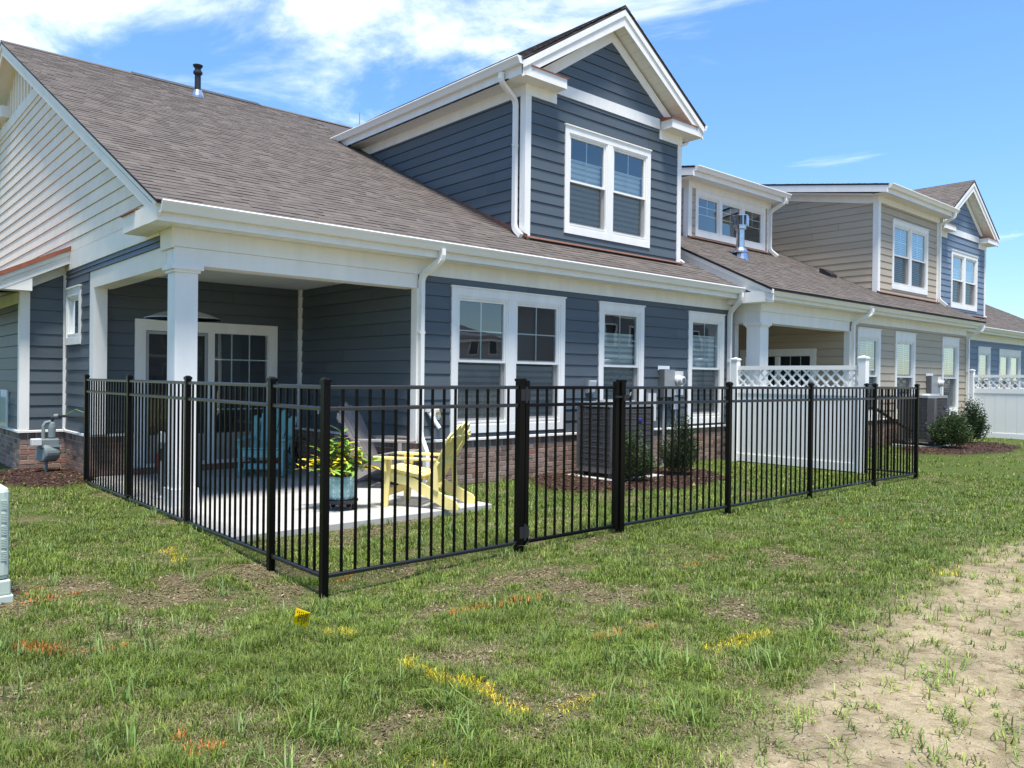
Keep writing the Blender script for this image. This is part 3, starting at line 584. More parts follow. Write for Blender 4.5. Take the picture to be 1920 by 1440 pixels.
part('ridge_cap', prism([(RY-.15, rz(RY)-.05), (RY, rz(RY)+.03), (RY+.15, rz(RY)-.05)], lambda y, z, t: (t, y, z), 2.63, 13.4), 'shingle', R, rnd=.4)
vp = part('vent_pipe', lathe([(.06, -.2), (.06, .40), (.055, .42), (.07, .44), (.09, .46), (.09, .50), (.065, .52), (.06, .57), (.09, .60), (.1, .63), (.08, .64)], (5.9, 16.4, rz(16.4)), 16), 'black_plastic', R)
part('pipe_flashing', lathe([(.14, -.16), (.12, .0), (.08, .12)], (5.9, 16.4, rz(16.4)), 14), 'galv', R)
part('antenna', tube([(10.2, 17.3, rz(17.3)-.1), (10.2, 17.3, rz(17.3)+.45)], .012, 6), 'grey_metal', R)
# left gable: cream upper siding, rake trim, belt board, board and batten
ry = lambda y: rz(y)-.24 if y < RY else rz(RY)-.24-(y-RY)*.49
sd = SD(XL); SW = (12.59, 13.47, 1.93, 2.76)
gw = wall(sd, [(YF, 2.9), (RY+8.5, 2.9), (RY+8.5, 3.25), (RY, rz(RY)-.1), (YF, 3.35)], [], B, 'siding_cream', 'gable_wall')
gl = wall(sd, rectpoly(YB, RY+8.5, -.2, 2.9), [win_hole(*SW, cas=.085)], B, sm, 'side_wall')
siding(sd, rectpoly(YF+.4, 13.55, 2.915, 3.05), [], gw, sm, h=.0675*1.0+.0)
siding(sd, rectpoly(YB+.04, 13.55-.07, .66, 2.915), [win_hole(*SW, cas=.085)], gl, sm); window(B, sd, *SW, 1, blind=0, cas=.085, style='grid')
bruns += brick_runs(sd, YB, 13.55, -.08, .62); water_table(B, sd, YB, 13.55)
board(B, 'band_board', sd, 9.2, RY+8, 3.05, 3.305, d1=.03, m='trim_sunlit')
siding(sd, [(9.0, 3.305), (RY+8, 3.305), (RY+2.9, 6.26), (14.9, 6.26)], [], gw, 'siding_cream', h=.178)
board(B, 'belt_board', sd, 14.9, RY+3, 6.26, 6.46, d1=.035, m='trim_sunlit')
for i in range(16):
    y = 15.3+.28*i
    if ry(y) > 6.5: part('batten', box(XL-.02, XL-.002, y, y+.045, 6.46, ry(y)-.02), 'trim_sunlit', gw)
part('gable_vent', box(XL-.16, XL-.003, 18.2, 18.55, 6.5, 6.72), 'trim', B)
f = lambda y, z, t: (t, y, z)
for lo, hi, xa, xb, nm in ((-.25, -.11, 2.655, 2.68, 'rake_fascia'), (-.11, -.012, 2.635, 2.68, 'rake_fascia')):
    part(nm, prism([(8.5, rz(8.5)+lo+.03), (RY, rz(RY)+lo), (RY, rz(RY)+hi), (8.42, rz(8.42)+hi)], f, xa, xb), 'trim_sunlit', B)
    part(nm, prism([(RY, rz(RY)+lo), (RY+9, rz(RY)+lo-4.41), (RY+9, rz(RY)+hi-4.41), (RY, rz(RY)+hi)], f, xa, xb), 'trim_sunlit', B)
part('rake_soffit', prism([(9.0, rz(9.0)-.20), (RY, rz(RY)-.20), (RY, rz(RY)-.18), (9.0, rz(9.0)-.18)], f, 2.68, XL), 'soffit', B)
part('rake_soffit', prism([(RY, rz(RY)-.20), (RY+9, rz(RY)-.20-4.41), (RY+9, rz(RY)-.18-4.41), (RY, rz(RY)-.18)], f, 2.68, XL), 'soffit', B)
part('rake_frieze', prism([(9.3, rz(9.3)-.34), (RY, rz(RY)-.34), (RY, rz(RY)-.2), (9.3, rz(9.3)-.2)], f, XL-.03, XL-.002), 'trim_sunlit', B)
part('rear_wall', box(XL, XR, RY+8.4, RY+8.5, -.2, 3.2), sm, B); part('party_wall', box(XR-.1, XR, YF+.05, RY+8.4, -.2, 3.3), sm, B)
# entry bump with copper shed roof on the left side
bx0, bY = 2.34, 13.55
wb = wall(FR(bY), [(bx0, -.2), (XL-.01, -.2), (XL-.01, 3.1), (bx0, 2.72)], [], B, sm, 'side_wall'); siding(FR(bY), [(bx0+.06, .66), (XL-.05, .66), (XL-.05, 3.0), (bx0+.06, 2.69)], [], wb, sm)
ws = wall(SD(bx0), rectpoly(bY, 20, -.2, 2.7), [], B, sm, 'side_wall'); siding(SD(bx0), rectpoly(bY+.06, 20, .66, 2.54), [], ws, sm)
corner_board(B, bx0, bY, .66, 2.56, w=.10); part('inner_corner_trim', box(XL-.05, XL-.003, bY-.045, bY-.002, .66, 3.0), 'trim', B)
bruns += brick_runs(FR(bY), bx0-.012, XL, -.08, .62)+brick_runs(SD(bx0), bY, 18, -.08, .62); water_table(B, FR(bY), bx0-.045, XL); water_table(B, SD(bx0), bY, 20)
part('band_board', box(bx0-.035, bx0-.001, bY-.035, 20, 2.54, 2.70), 'trim', B); part('band_board', box(bx0-.035, bx0+.1, bY-.036, bY-.001, 2.545, 2.70), 'trim', B)
zz = lambda x: 3.335+(x-2.88)*.515
f2 = lambda x, z, t: (x, t, z)
part('bump_frieze', prism([(2.42, zz(2.42)-.34), (XL-.002, zz(XL)-.34), (XL-.002, zz(XL)-.2), (2.42, zz(2.42)-.2)], f2, bY-.035, bY-.002), 'trim', B)
part('rake_fascia', prism([(1.5, zz(1.5)-.2), (XL-.002, zz(XL)-.2), (XL-.002, zz(XL)-.08), (1.5, zz(1.5)-.08)], f2, 13.25, 13.272), 'trim', B); part('rake_fascia', prism([(1.5, zz(1.5)-.08), (XL-.002, zz(XL)-.08), (XL-.002, zz(XL)-.012), (1.5, zz(1.5)-.012)], f2, 13.225, 13.272), 'trim', B)
part('eave_return', prism([(1.5, 2.70), (2.42, 2.70), (2.42, zz(2.42)-.21), (1.5, zz(1.5)-.0)], f2, 13.255, bY), 'trim', B)
cr_ = part('copper_roof', prism([(1.4, zz(1.4)-.01), (XL+.0, zz(XL)-.01), (XL, zz(XL)+.02), (1.4, zz(1.4)+.02)], f2, 13.2, 20), 'copper', B)
for i in range(12): part('standing_seam', prism([(1.4, zz(1.4)+.02), (XL, zz(XL)+.02), (XL, zz(XL)+.055), (1.4, zz(1.4)+.055)], f2, 13.2+.42*i, 13.225+.42*i), 'copper', cr_)
lay_bricks(bruns, B, 300)
for nm, bb in (('mortar_bed', box(6.102, XR, YF-.003, YF+.02, -.2, .615)), ('mortar_bed', box(6.097, 6.11, YF-.003, YB, -.1, .615)), ('mortar_bed', box(XL, 6.1, YB-.003, YB, -.1, .615)), ('mortar_bed', box(XL-.003, XL+.02, YB, bY, -.2, .615)), ('mortar_bed', box(bx0-.003, XL-.003, bY-.003, bY+.01, -.2, .615)), ('mortar_bed', box(bx0-.0035, bx0+.01, bY, 20, -.2, .615))): part(nm, bb, 'mortar', B)
gable_dormer(B, 8.55, 12.6, 9.37, sm, rz)
# downspouts on the front
downspout(B, [(6.22, 8.41, 3.2), (6.22, 8.41, 3.06), (6.12, 8.73, 2.86), (6.12, 8.73, .70), (6.13, 8.60, .50), (6.13, 8.60, -.02)])
downspout(B, [(13.3, 8.41, 3.2), (13.3, 8.41, 3.05), (13.42, 8.73, 2.84), (13.42, 8.73, .1), (13.44, 8.5, .03)])
# ================================================================== TAUPE TOWNHOUSE
T = thing('taupe_townhouse', 'taupe middle townhouse with shed dormers and porch behind white lattice fence', 'house', (13.7, 8.25, 0))
tL, tR, tF = 13.7, 24.5, 8.25; tz = lambda y: 3.24+(y-7.8)*.48; sm = 'siding_taupe'; tRY = 17.4
twins = [(17.77, 18.955, .66, 2.745), (19.785, 20.975, .66, 2.742), (22.74, 23.93, .66, 2.74)]; holes = [win_hole(*w, head=.2) for w in twins]; fr = FR(tF)
fw = wall(fr, rectpoly(17.4, tR, -.2, 3.1), holes, T, sm, 'front_wall'); siding(fr, rectpoly(17.5, tR, .66, 2.86), holes, fw, sm)
for w in twins: window(T, fr, *w, 1, blind=.97, head=.2, venetian=True)
board(T, 'frieze', fr, 17.4, tR, 2.86, 3.06); corner_board(T, 17.4, tF, .66, 2.65, w=.1); water_table(T, fr, 17.38, tR)
lay_bricks(brick_runs(fr, 17.4, tR, -.08, .62), T, 0); part('mortar_bed', box(17.4, tR, tF-.003, tF, -.2, .615), 'mortar', T)
TD = (9.0, 11.0); ps = SD(17.4); fb = FR(12.4)
pw = wall(ps, rectpoly(tF+.1, 12.4, -.2, 2.95), [(TD[0]+.1, TD[1]-.1, .17, 2.2)], T, sm, 'porch_wall'); siding(ps, rectpoly(tF+.1, 12.38, .66, 2.92), [(TD[0]+.03, TD[1]-.03, 0, 2.25)], pw, sm)
bw = wall(fb, rectpoly(tL, 17.4, -.2, 2.95), [], T, sm, 'porch_wall'); siding(fb, rectpoly(tL, 17.37, .66, 2.92), [], bw, sm)
dr = part('sliding_door', join(ring(ps, TD[0], TD[1], .1, 2.28, .1, .001, .036, .12, .05), ring(ps, TD[0]+.1, TD[1]-.1, .15, 2.16, .05, -.1, .028), prism(rectpoly(9.95, 10.05, .2, 2.1), lambda a, z, t: ps(a, t, z), -.08, .012)), 'trim', T)
part('pane', sheet(ps, TD[0]+.15, 9.95, .2, 2.1, -.04), 'glass', dr); part('pane', sheet(ps, 10.05, TD[1]-.15, .2, 2.1, -.04), 'glass', dr)
part('muntin', join(*[prism(rectpoly(a-.009, a+.009, .2, 2.1), lambda a_, z, t: ps(a_, t, z), -.05, -.042) for a in (9.42, 9.68, 10.32, 10.58)]), 'muntin', dr); part('dark_room_box', join(ring(ps, TD[0]+.08, TD[1]-.08, .15, 2.2, .02, -1, -.13), sheet(ps, TD[0]+.08, TD[1]-.08, .15, 2.2, -1)), 'room', dr)  # box behind these panes is coloured dark in place of interior shade
part('porch_beam', box(tL, 17.4, tF-.012, tF+.3, 2.645, 2.858), 'trim', T); part('porch_frieze', box(tL-.005, 17.4, tF-.03, tF+.25, 2.86, 3.058), 'trim', T); part('porch_beam', box(tL-.004, tL+.3, tF+.301, 12.4, 2.645, 2.858), 'trim', T)
wall(SD(tL), [(tF+.25, 2.86), (tRY+8.5, 2.86), (tRY+8.5, 3.0), (tRY, tz(tRY)-.1), (tF+.25, tz(tF+.25)-.1)], [], T, 'trim', 'gable_wall'); wall(SD(tL), rectpoly(8.95, tRY+8.5, -.2, 2.86), [], T, 'siding_blue', 'side_wall')
soffit_run(T, tL+.3, 17.4, tF+.3, 12.4, 2.9, 'y', .3); square_column(T, tL+.14, tF+.13, .05, 2.645, .30)
part('porch_post', box(tL+.02, tL+.14, 8.8, 8.95, .05, 2.645), 'trim', T)
eave_front(T, 13.38, 24.72, tF, 3.06, g0=13.5, zt=.165)
part('eave_return', box(13.36, tL, tF-.3, tF+.55, 3.0, 3.2), 'trim', T)
for lo, hi, xa, xb in ((-.25, -.12, 13.375, 13.4), (-.12, -.012, 13.355, 13.4)): part('rake_fascia', prism([(7.95, tz(7.95)+lo+.0), (tRY, tz(tRY)+lo), (tRY, tz(tRY)+hi), (7.78, tz(7.78)+hi), (7.78, tz(7.78)+lo+.03)], f, xa, xb), 'trim', T)
part('rake_soffit', prism([(8.4, tz(8.4)-.2), (tRY, tz(tRY)-.2), (tRY, tz(tRY)-.18), (8.4, tz(8.4)-.18)], f, 13.4, tL), 'soffit', T)
R = part('roof', prism([(7.80, 3.20), (tRY, tz(tRY)-.03), (tRY+9, tz(tRY)-4.35), (tRY+9, tz(tRY)-4.32), (tRY, tz(tRY)), (7.80, 3.235)], f, 13.35, 24.74), 'deck', T)
shingles(R, (13.335, 7.79, tz(7.79)+.004), (1, 0, 0), (0, 1, .48), 11.42, (14.5-7.79)*1.11, skip=lambda c: (15.5 < c.x < 18.6 and c.y > 11.4) or (20.7 < c.x < 24.2 and c.y > 9.3))
shed_dormer(T, 15.28, 18.78, 11.1, sm, tz, 6.16, None, (15.53, 18.58, 4.90, 5.995), 3, 'fixed', 4.83, .48, ds=True)
shed_dormer(T, 20.42, 24.32, 8.97, sm, tz, 6.27, None, (21.25, 23.58, 3.985, 5.80), 2, 'hung', 3.80, .48, ds=True)
fl = part('flue_pipe', lathe([(.09, -.1), (.09, .62), (.13, .64), (.13, .70)], (15.83, 10.05, tz(10.05)), 18), 'galv', R, smooth=False)
part('flue_cap', join(lathe([(.15, .70), (.15, .72)], (15.83, 10.05, tz(10.05)), 18), *[box(15.83+.145*math.cos(a)-.03, 15.83+.145*math.cos(a)+.03, 10.05+.145*math.sin(a)-.03, 10.05+.145*math.sin(a)+.03, tz(10.05)+.72, tz(10.05)+.93) for a in np.arange(0, 6.28, .785)], lathe([(.17, .93), (.17, .95), (.05, .98)], (15.83, 10.05, tz(10.05)), 18)), 'galv', R)
part('flue_collar', lathe([(.18, .1), (.17, .14), (.10, .22)], (15.83, 10.05, tz(10.05)), 18), 'galv', R); part('flue_boot', lathe([(.2, -.12), (.15, .02), (.12, .12)], (15.83, 10.0, tz(10.0)), 16), 'galv', R)
part('roof_vent', prism([(9.75, tz(9.75)), (10.05, tz(10.05)), (10.05, tz(10.05)+.13), (9.95, tz(9.95)+.15), (9.75, tz(9.75)+.1)], f, 19.5, 19.85), 'black_plastic', R)
downspout(T, [(17.6, 7.83, 3.15), (17.6, 7.83, 3.02), (17.46, 8.18, 2.82), (17.46, 8.18, .05)]); downspout(T, [(24.6, 7.83, 3.15), (24.6, 7.83, 3.02), (24.5, 8.18, 2.82), (24.5, 8.18, .05)])
part('rear_wall', box(tL, tR, tRY+8.4, tRY+8.5, -.2, 3.1), sm, T); part('party_wall', box(tR-.1, tR, tF+.02, tRY+8, -.2, 3.3), sm, T)
# ================================================================== FAR SLATE-BLUE TOWNHOUSE
S = thing('slate_townhouse', 'lighter slate blue townhouse with gabled dormer at far end of row', 'house', (24.55, 8.85, 0)); sm = 'siding_slate'
sF, sL, sR = 8.85, 24.55, 37.0; sz = lambda y: 3.24+(y-8.45)*.49
sw_ = [(27.3, 28.4, .7, 2.66, 1), (29.25, 31.43, .7, 2.645, 2), (34, 35.1, .7, 2.65, 1)]; holes = [win_hole(*w[:4], head=.18) for w in sw_]; fr = FR(sF)
fw = wall(fr, rectpoly(sL, sR, -.2, 3.1), holes, S, sm, 'front_wall'); siding(fr, rectpoly(sL, sR, .66, 2.86), holes, fw, sm)
for w in sw_: window(S, fr, *w[:4], w[4], blind=.97, head=.18, venetian=True)
board(S, 'frieze', fr, sL, sR, 2.86, 3.06); eave_front(S, sL+.2, sR, sF, 3.06, zt=.17); lay_bricks(brick_runs(fr, sL, sR, -.08, .62), S, 0); water_table(S, fr, sL, sR)
R = part('roof', prism([(8.46, 3.2), (17.4, sz(17.4)-.03), (26, 3.2), (26, 3.23), (17.4, sz(17.4)), (8.46, 3.235)], f, sL-.1, sR+.3), 'deck', S)
shingles(R, (sL-.11, 8.44, sz(8.44)+.004), (1, 0, 0), (0, 1, .49), sR-sL+.4, (17.4-8.44)*1.113, skip=lambda c: 25.7 < c.x < 29.2 and c.y > 9.6)
gable_dormer(S, 25.42, 29.47, 9.37, sm, sz, dz=-.08, win=(1.05, 3.3, 3.955, 5.73), base=3.66)
part('side_wall', box(sR-.1, sR, sF, 26, -.2, 3.2), sm, S); part('side_wall', box(sL, sL+.1, sF, 26, -.2, 3.2), sm, S)
# ================================================================== BLACK METAL FENCE AND GATE
def shared(name, geo, m):
    me = bpy.data.meshes.new(name); me.from_pydata(geo[0], [], geo[1]); me.materials.append(MATS[m]); return me
CX, CY, PZ, ZT, ZB = 2.757, 5.108, 1.88, 1.44, .058
FE = thing('metal_fence', 'black metal picket fence around the patio and lawn of blue house', 'fence', (CX, CY, 0))
w = .0085; pk = shared('picket', box(-w, w, -w, w, 0, ZT-.016-ZB), 'black_metal')
def rail_geo(x0, y0, x1, y1, z):
    d = Vector((x1-x0, y1-y0, 0)).normalized(); a = Vector((-d.y, d.x, 0))
    prof = [(-.0145, -.030), (.0145, -.030), (.0145, -.009), (.007, 0), (-.007, 0), (-.0145, -.009)]
    V = []
    for p in (Vector((x0, y0, z)), Vector((x1, y1, z))): V += [tuple(p+a*s+Vector((0, 0, t))) for s, t in prof]
    n = 6; return V, [tuple(range(n)), tuple(range(2*n-1, n-1, -1))]+[(i, n+i, n+(i+1) % n, (i+1) % n) for i in range(n)]
def fence_post(x, y, top=1.475, half=.0255, flat=False, root=FE):
    zb = float(gz(x, y))-.06
    p = part('post', box(x-half, x+half, y-half, y+half, zb, top), 'black_metal', root)
    h = half+.006
    if flat: part('post_cap', join(box(x-h, x+h, y-h, y+h, top-.012, top+.012)), 'black_metal', p)
    else: part('post_cap', join(box(x-h, x+h, y-h, y+h, top-.02, top+.004), ([(x-h, y-h, top+.004), (x+h, y-h, top+.004), (x+h, y+h, top+.004), (x-h, y+h, top+.004), (x-.012, y-.012, top+.02), (x+.012, y-.012, top+.02), (x+.012, y+.012, top+.02), (x-.012, y+.012, top+.02)], [(0, 1, 5, 4), (1, 2, 6, 5), (2, 3, 7, 6), (3, 0, 4, 7), (4, 5, 6, 7)])), 'black_metal', p)
    return p
def fence_panel(x0, y0, x1, y1, root=FE, half=.0255, pitch=.1143):
    d = Vector((x1-x0, y1-y0, 0)); Ln = d.length; d.normalize(); a, b_ = Vector((x0, y0, 0))+d*half, Vector((x1, y1, 0))-d*half
    for z in (ZT, ZT-.155, ZB+.028): part('rail', rail_geo(a.x, a.y, b_.x, b_.y, z), 'rail_metal', root)
    n = max(1, round((Ln-2*half)/pitch)-1); st = (Ln-2*half)/(n+1)
    for i in range(n):
        q = a+d*(st*(i+1)); link('picket', pk, root, (q.x, q.y, ZB))
SW_ = .87; gap = 1.342
ly = [CY, CY+SW_, CY+SW_+PZ, CY+SW_+2*PZ, CY+SW_+3*PZ]
for y in ly: fence_post(CX, y)
for i in range(4): fence_panel(CX, ly[i], CX, ly[i+1])
fx = [CX, CX+PZ, CX+PZ+gap, CX+2*PZ+gap, CX+3*PZ+gap, CX+4*PZ+gap, CX+4*PZ+gap+1.503]
for k, x in enumerate(fx[1:], 1): fence_post(x, CY, flat=(k in (1, 2)), top=1.49 if k in (1, 2) else 1.475, half=.031 if k in (1, 2) else .0255)
for i in (0, 2, 3, 4, 5): fence_panel(fx[i], CY, fx[i+1], CY)
fence_post(fx[6], CY+.80); fence_panel(fx[6], CY, fx[6], CY+.80)
GA = thing('metal_gate', 'black metal picket gate hung between two thick fence posts', 'gate', (fx[1]+.08, CY, 0))
g0, g1 = fx[1]+.05, fx[2]-.055
for x in (g0+.02, g1-.025): part('stile', box(x-.022, x+.022, CY-.022, CY+.022, ZB-.015, 1.485), 'black_metal', GA)
for z in (ZT, ZT-.155, ZB+.028): part('rail', rail_geo(g0+.042, CY, g1-.047, CY, z), 'black_metal', GA)
for i in range(9): link('picket', pk, GA, (g0+.042+(g1-g0-.089)*(i+1)/10, CY, ZB))
for z in (.16, 1.36): part('hinge', join(box(fx[1]+.031, g0-.001, CY-.03, CY-.012, z-.06, z+.06), tube([(fx[1]+.041, CY-.034, z-.07), (fx[1]+.041, CY-.034, z+.07)], .011, 8), box(fx[1]-.02, g0+.04, CY-.034, CY-.0265, z-.05, z+.05)), 'black_plastic', GA)
part('latch', join(box(g1-.06, g1+.07, CY-.036, CY-.0235, 1.325, 1.345), tube([(fx[2]+.02, CY-.045, 1.30), (fx[2]+.05, CY-.07, 1.345), (fx[2]+.075, CY-.06, 1.375)], .012, 6), box(fx[2]-.02, fx[2]+.055, CY-.06, CY-.0315, 1.295, 1.355)), 'black_plastic', GA)
# ================================================================== WHITE LATTICE-TOP FENCES
def vinyl_fence(name, label, X, y0, y1, top=1.79):
    F_ = thing(name, label, 'fence', (X, (y0+y1)/2, 0), 'white lattice fences between the yards')
    for y in (y0, y1):
        p = part('post', box(X-.064, X+.064, y-.064, y+.064, -.05, top+.11), 'vinyl', F_, bevel=.006); part('post_cap', join(box(X-.075, X+.075, y-.075, y+.075, top+.11, top+.135), ([(X-.075, y-.075, top+.135), (X+.075, y-.075, top+.135), (X+.075, y+.075, top+.135), (X-.075, y+.075, top+.135), (X, y, top+.165)], [(0, 1, 4), (1, 2, 4), (2, 3, 4), (3, 0, 4)])), 'vinyl', p)
    a, b_ = y0+.064, y1-.064; zl0, zl1 = top-.375, top-.075
    for z0_, z1_ in ((zl1, top), (zl0-.14, zl0), (.0, .14)): part('rail', box(X-.025, X+.025, a, b_, z0_, z1_), 'vinyl', F_)
    n = round((b_-a)/.28)
    for i in range(n):
        s, e = a+(b_-a)*i/n, a+(b_-a)*(i+1)/n; part('board', box(X-.012, X+.012, s+.002, e-.002, .14, zl0-.14), 'vinyl', F_)
    reg = [(a, zl0), (b_, zl0), (b_, zl1), (a, zl1)]; st = .18; wd = .026
    for sgn, dd in ((1, -.008), (-1, .001)):
        c = a-(zl1-zl0)-.1
        while c < b_+.5:
            q = [(c-wd, zl0-.2), (c+wd, zl0-.2), (c+wd+.7*sgn, zl0+.5), (c-wd+.7*sgn, zl0+.5)]
            p = clip(q, reg)
            if p: part('lattice_strip', prism(p, lambda y, z, t: (t, y, z), X+dd, X+dd+.0075), 'vinyl', F_)
            c += st
vinyl_fence('lattice_fence', 'white vinyl fence with lattice top behind the black picket fence', 13.16, 5.98, 8.42)
vinyl_fence('lattice_fence', 'white vinyl fence with lattice top at right edge beside far house', 24.75, 5.6, 8.15, top=1.76)
# ================================================================== CHAIRS
def rotz(a): return Matrix.Rotation(a, 3, 'Z')
def adirondack(name, label, m, loc, face, rocker=False, n_back=5):
    """built facing -Y, then turned so that it faces the given direction"""
    C = thing(name, label, 'chair'); W2 = .27
    for s in (-1, 1):
        x = s*W2
        if not rocker: part('side_rail', prism([(-.36, .30), (-.36, .40), (.02, .33), (.52, .10), (.56, .04), (.55, .0), (.42, .0), (-.05, .24)], lambda y, z, t: (t, y, z), x-.014, x+.014), m, C, bevel=.004)
        else:
            part('side_rail', prism([(-.34, .30), (-.34, .41), (.10, .33), (.40, .16), (.36, .10), (.0, .25)], lambda y, z, t: (t, y, z), x-.014, x+.014), m, C, bevel=.004)
            arc = [(y, .0+.18*(y-.1)**2) for y in np.linspace(-.42, .62, 12)]
            part('rocker', prism([(y, z) for y, z in arc]+[(y, z+.075) for y, z in arc[::-1]], lambda y, z, t: (t, y, z), x-.014, x+.014), m, C, bevel=.003)
            part('rear_leg', prism([(.24, .02), (.31, .02), (.40, .2), (.34, .24)], lambda y, z, t: (t, y, z), x-.046*s-.012, x-.046*s+.012), m, C)
        xo = x+s*.03
        part('front_leg', prism([(-.36, .03 if rocker else 0), (-.28, .03 if rocker else 0), (-.24, .53), (-.36, .53)], lambda y, z, t: (t, y, z), xo-.014, xo+.014), m, C, bevel=.004)
        ar = [(-.44, -.05), (-.47, .0), (-.44, .06), (-.2, .08), (.25, .04), (.30, .0), (.25, -.04), (-.2, -.06)]
        part('arm', prism(ar, lambda y, q, t: (xo+q, y, t), .531, .556), m, C, bevel=.004); part('arm_bracket', prism([(-.32, .40), (-.28, .40), (-.28, .53), (-.32, .53)], lambda y, z, t: (t, y, z), xo+s*.015, xo+s*.06), m, C)
    for i in range(6):
        y = -.355+i*.083; z = .40-max(0, (y+.3))*.17
        part('seat_slat', xform(box(-W2+.0, W2-.0, -.036, .036, 0, .02), (0, y, z+.002), Matrix.Rotation(-.16, 3, 'X')), m, C, bevel=.003)
    part('apron', box(-W2+.014, W2-.014, -.362, -.342, .29, .398), m, C); part('stretcher', box(-W2+.02, W2-.02, -.31, -.288, .12, .2), m, C)
    tilt = .50
    for i in range(n_back):
        u = (i-(n_back-1)/2)/((n_back-1)/2); hgt = .82-.13*u*u; x0_, x1_ = u*.19, u*.275; hw0, hw1 = .19/(n_back-1)-.005, .275/(n_back-1)-.006
        pts = [(x0_-hw0, 0), (x0_+hw0, 0), (x1_+hw1, hgt*.9), (x1_+hw1*.6, hgt*.975), (x1_, hgt), (x1_-hw1*.6, hgt*.975), (x1_-hw1, hgt*.9)]
        part('back_slat', xform(prism(pts, lambda x, z, t: (x, t, z), -.01, .01), (0, .13+.012*abs(u), .24), Matrix.Rotation(-tilt, 3, 'X')), m, C, bevel=.003)
    for z, hw in ((.30, .30), (.62, .30)):
        part('back_rail', xform(box(-hw, hw, .012, .045, z-.035, z+.035), (0, .13, .24), Matrix.Rotation(-tilt, 3, 'X')), m, C, bevel=.004)
    for s in (-1, 1): part('arm_post', prism([(.26, .22), (.32, .2), (.30, .53), (.24, .53)], lambda y, z, t: (t, y, z), s*.292-.012, s*.292+.012), m, C)
    C.location = loc; C.rotation_euler = (0, 0, math.atan2(face[1], face[0])+math.pi/2); return C
adirondack('adirondack_chair', 'pale yellow adirondack chair seen from behind at patio edge', 'yellow_paint', (5.22, 7.40, .06), (-.52, .85))
adirondack('adirondack_chair', 'weathered grey adirondack chair with tall slatted back behind the potted plant', 'grey_wood', (5.72, 8.95, .06), (.6, -.8), n_back=6).scale = (1.15,)*3
adirondack('rocking_chair', 'teal painted rocking chair under porch near the sliding door', 'teal_paint', (4.98, 10.95, .06), (-.62, -.78), rocker=True)
# ================================================================== POTTED PLANT
PC = Vector((4.33, 7.66, .06))
cad = thing('plant_caddy', 'round black plant caddy on casters under the turquoise pot', 'plant caddy', PC)
part('tray', lathe([(.155, .07), (.175, .075), (.19, .10), (.185, .115), (.15, .105)], PC, 24), 'black_plastic', cad)
for k in range(5):
    a = k*1.2566+.4; c = PC+Vector((.14*math.cos(a), .14*math.sin(a), .028)); cs = part('caster', xform(lathe([(.012, -.016), (.027, -.012), (.027, .012), (.012, .016)], (0, 0, 0), 12), c, Matrix.Rotation(1.57, 3, 'X') @ Matrix.Rotation(.3*k, 3, 'Y')), 'rubber', cad); part('caster_fork', box(c.x-.012, c.x+.012, c.y-.012, c.y+.012, PC.z+.045, PC.z+.075), 'black_plastic', cs)
pot = thing('flower_pot', 'turquoise glazed pot with pale star pattern on black caddy', 'pot', PC+Vector((0, 0, .107)))
prof = [(.115, .107), (.135, .12), (.150, .18), (.155, .25), (.15, .33), (.143, .365), (.13, .365), (.13, .33)]
part('pot_body', lathe(prof, PC, 32), 'pot_glaze', pot, smooth=True)
gs = []
for row, zc in enumerate((.15, .215, .28, .335)):
    for k in range(12):
        a0 = 2*math.pi*(k+.5*(row % 2)*0)/12; rr = np.interp(zc, [p[1] for p in prof[:6]], [p[0] for p in prof[:6]])+.001
        for ang in np.arange(0, math.pi, math.pi/4):
            du, dzv = math.cos(ang)*.034, math.sin(ang)*.034; pts = []
            for s in (-1, 1):
                a = a0+s*du/rr; z = zc+s*dzv; r2 = np.interp(z, [p[1] for p in prof[:6]], [p[0] for p in prof[:6]])+.003; pts.append((PC.x+r2*math.cos(a), PC.y+r2*math.sin(a), PC.z+z))
            gs.append(sweep(pts, rectp(.006, .004)))
part('star_relief', join(*gs), 'pot_line', pot)
part('potting_soil', lathe([(.129, .32), (.129, .335)], PC, 24), 'soil', pot)
PL = thing('potted_plant', 'leafy green and yellow croton growing in the turquoise pot', 'plant', PC+Vector((0, 0, .335)))
def leaf_mesh(Ln, Wd, bend):
    V, F = [], []
    for i in range(6):
        t = i/5; wv = Wd*math.sin(math.pi*min(1, t*.9+.06))**.9 if i < 5 else .0008; z = -bend*t*t
        V += [(-wv, Ln*t, z), (0, Ln*t, z-.006*math.sin(3.1*t)), (wv, Ln*t, z)]
    for i in range(5):
        for j in (0, 1): F.append((i*3+j, i*3+j+1, i*3+j+4, i*3+j+3))
    return V, F
LV = [shared('leaf', leaf_mesh(l, wd, bd), m) for m in ('leaf_green', 'leaf_green', 'leaf_yellow') for l, wd, bd in ((.17, .028, .04), (.20, .030, .06), (.14, .025, .03))]
stems = []
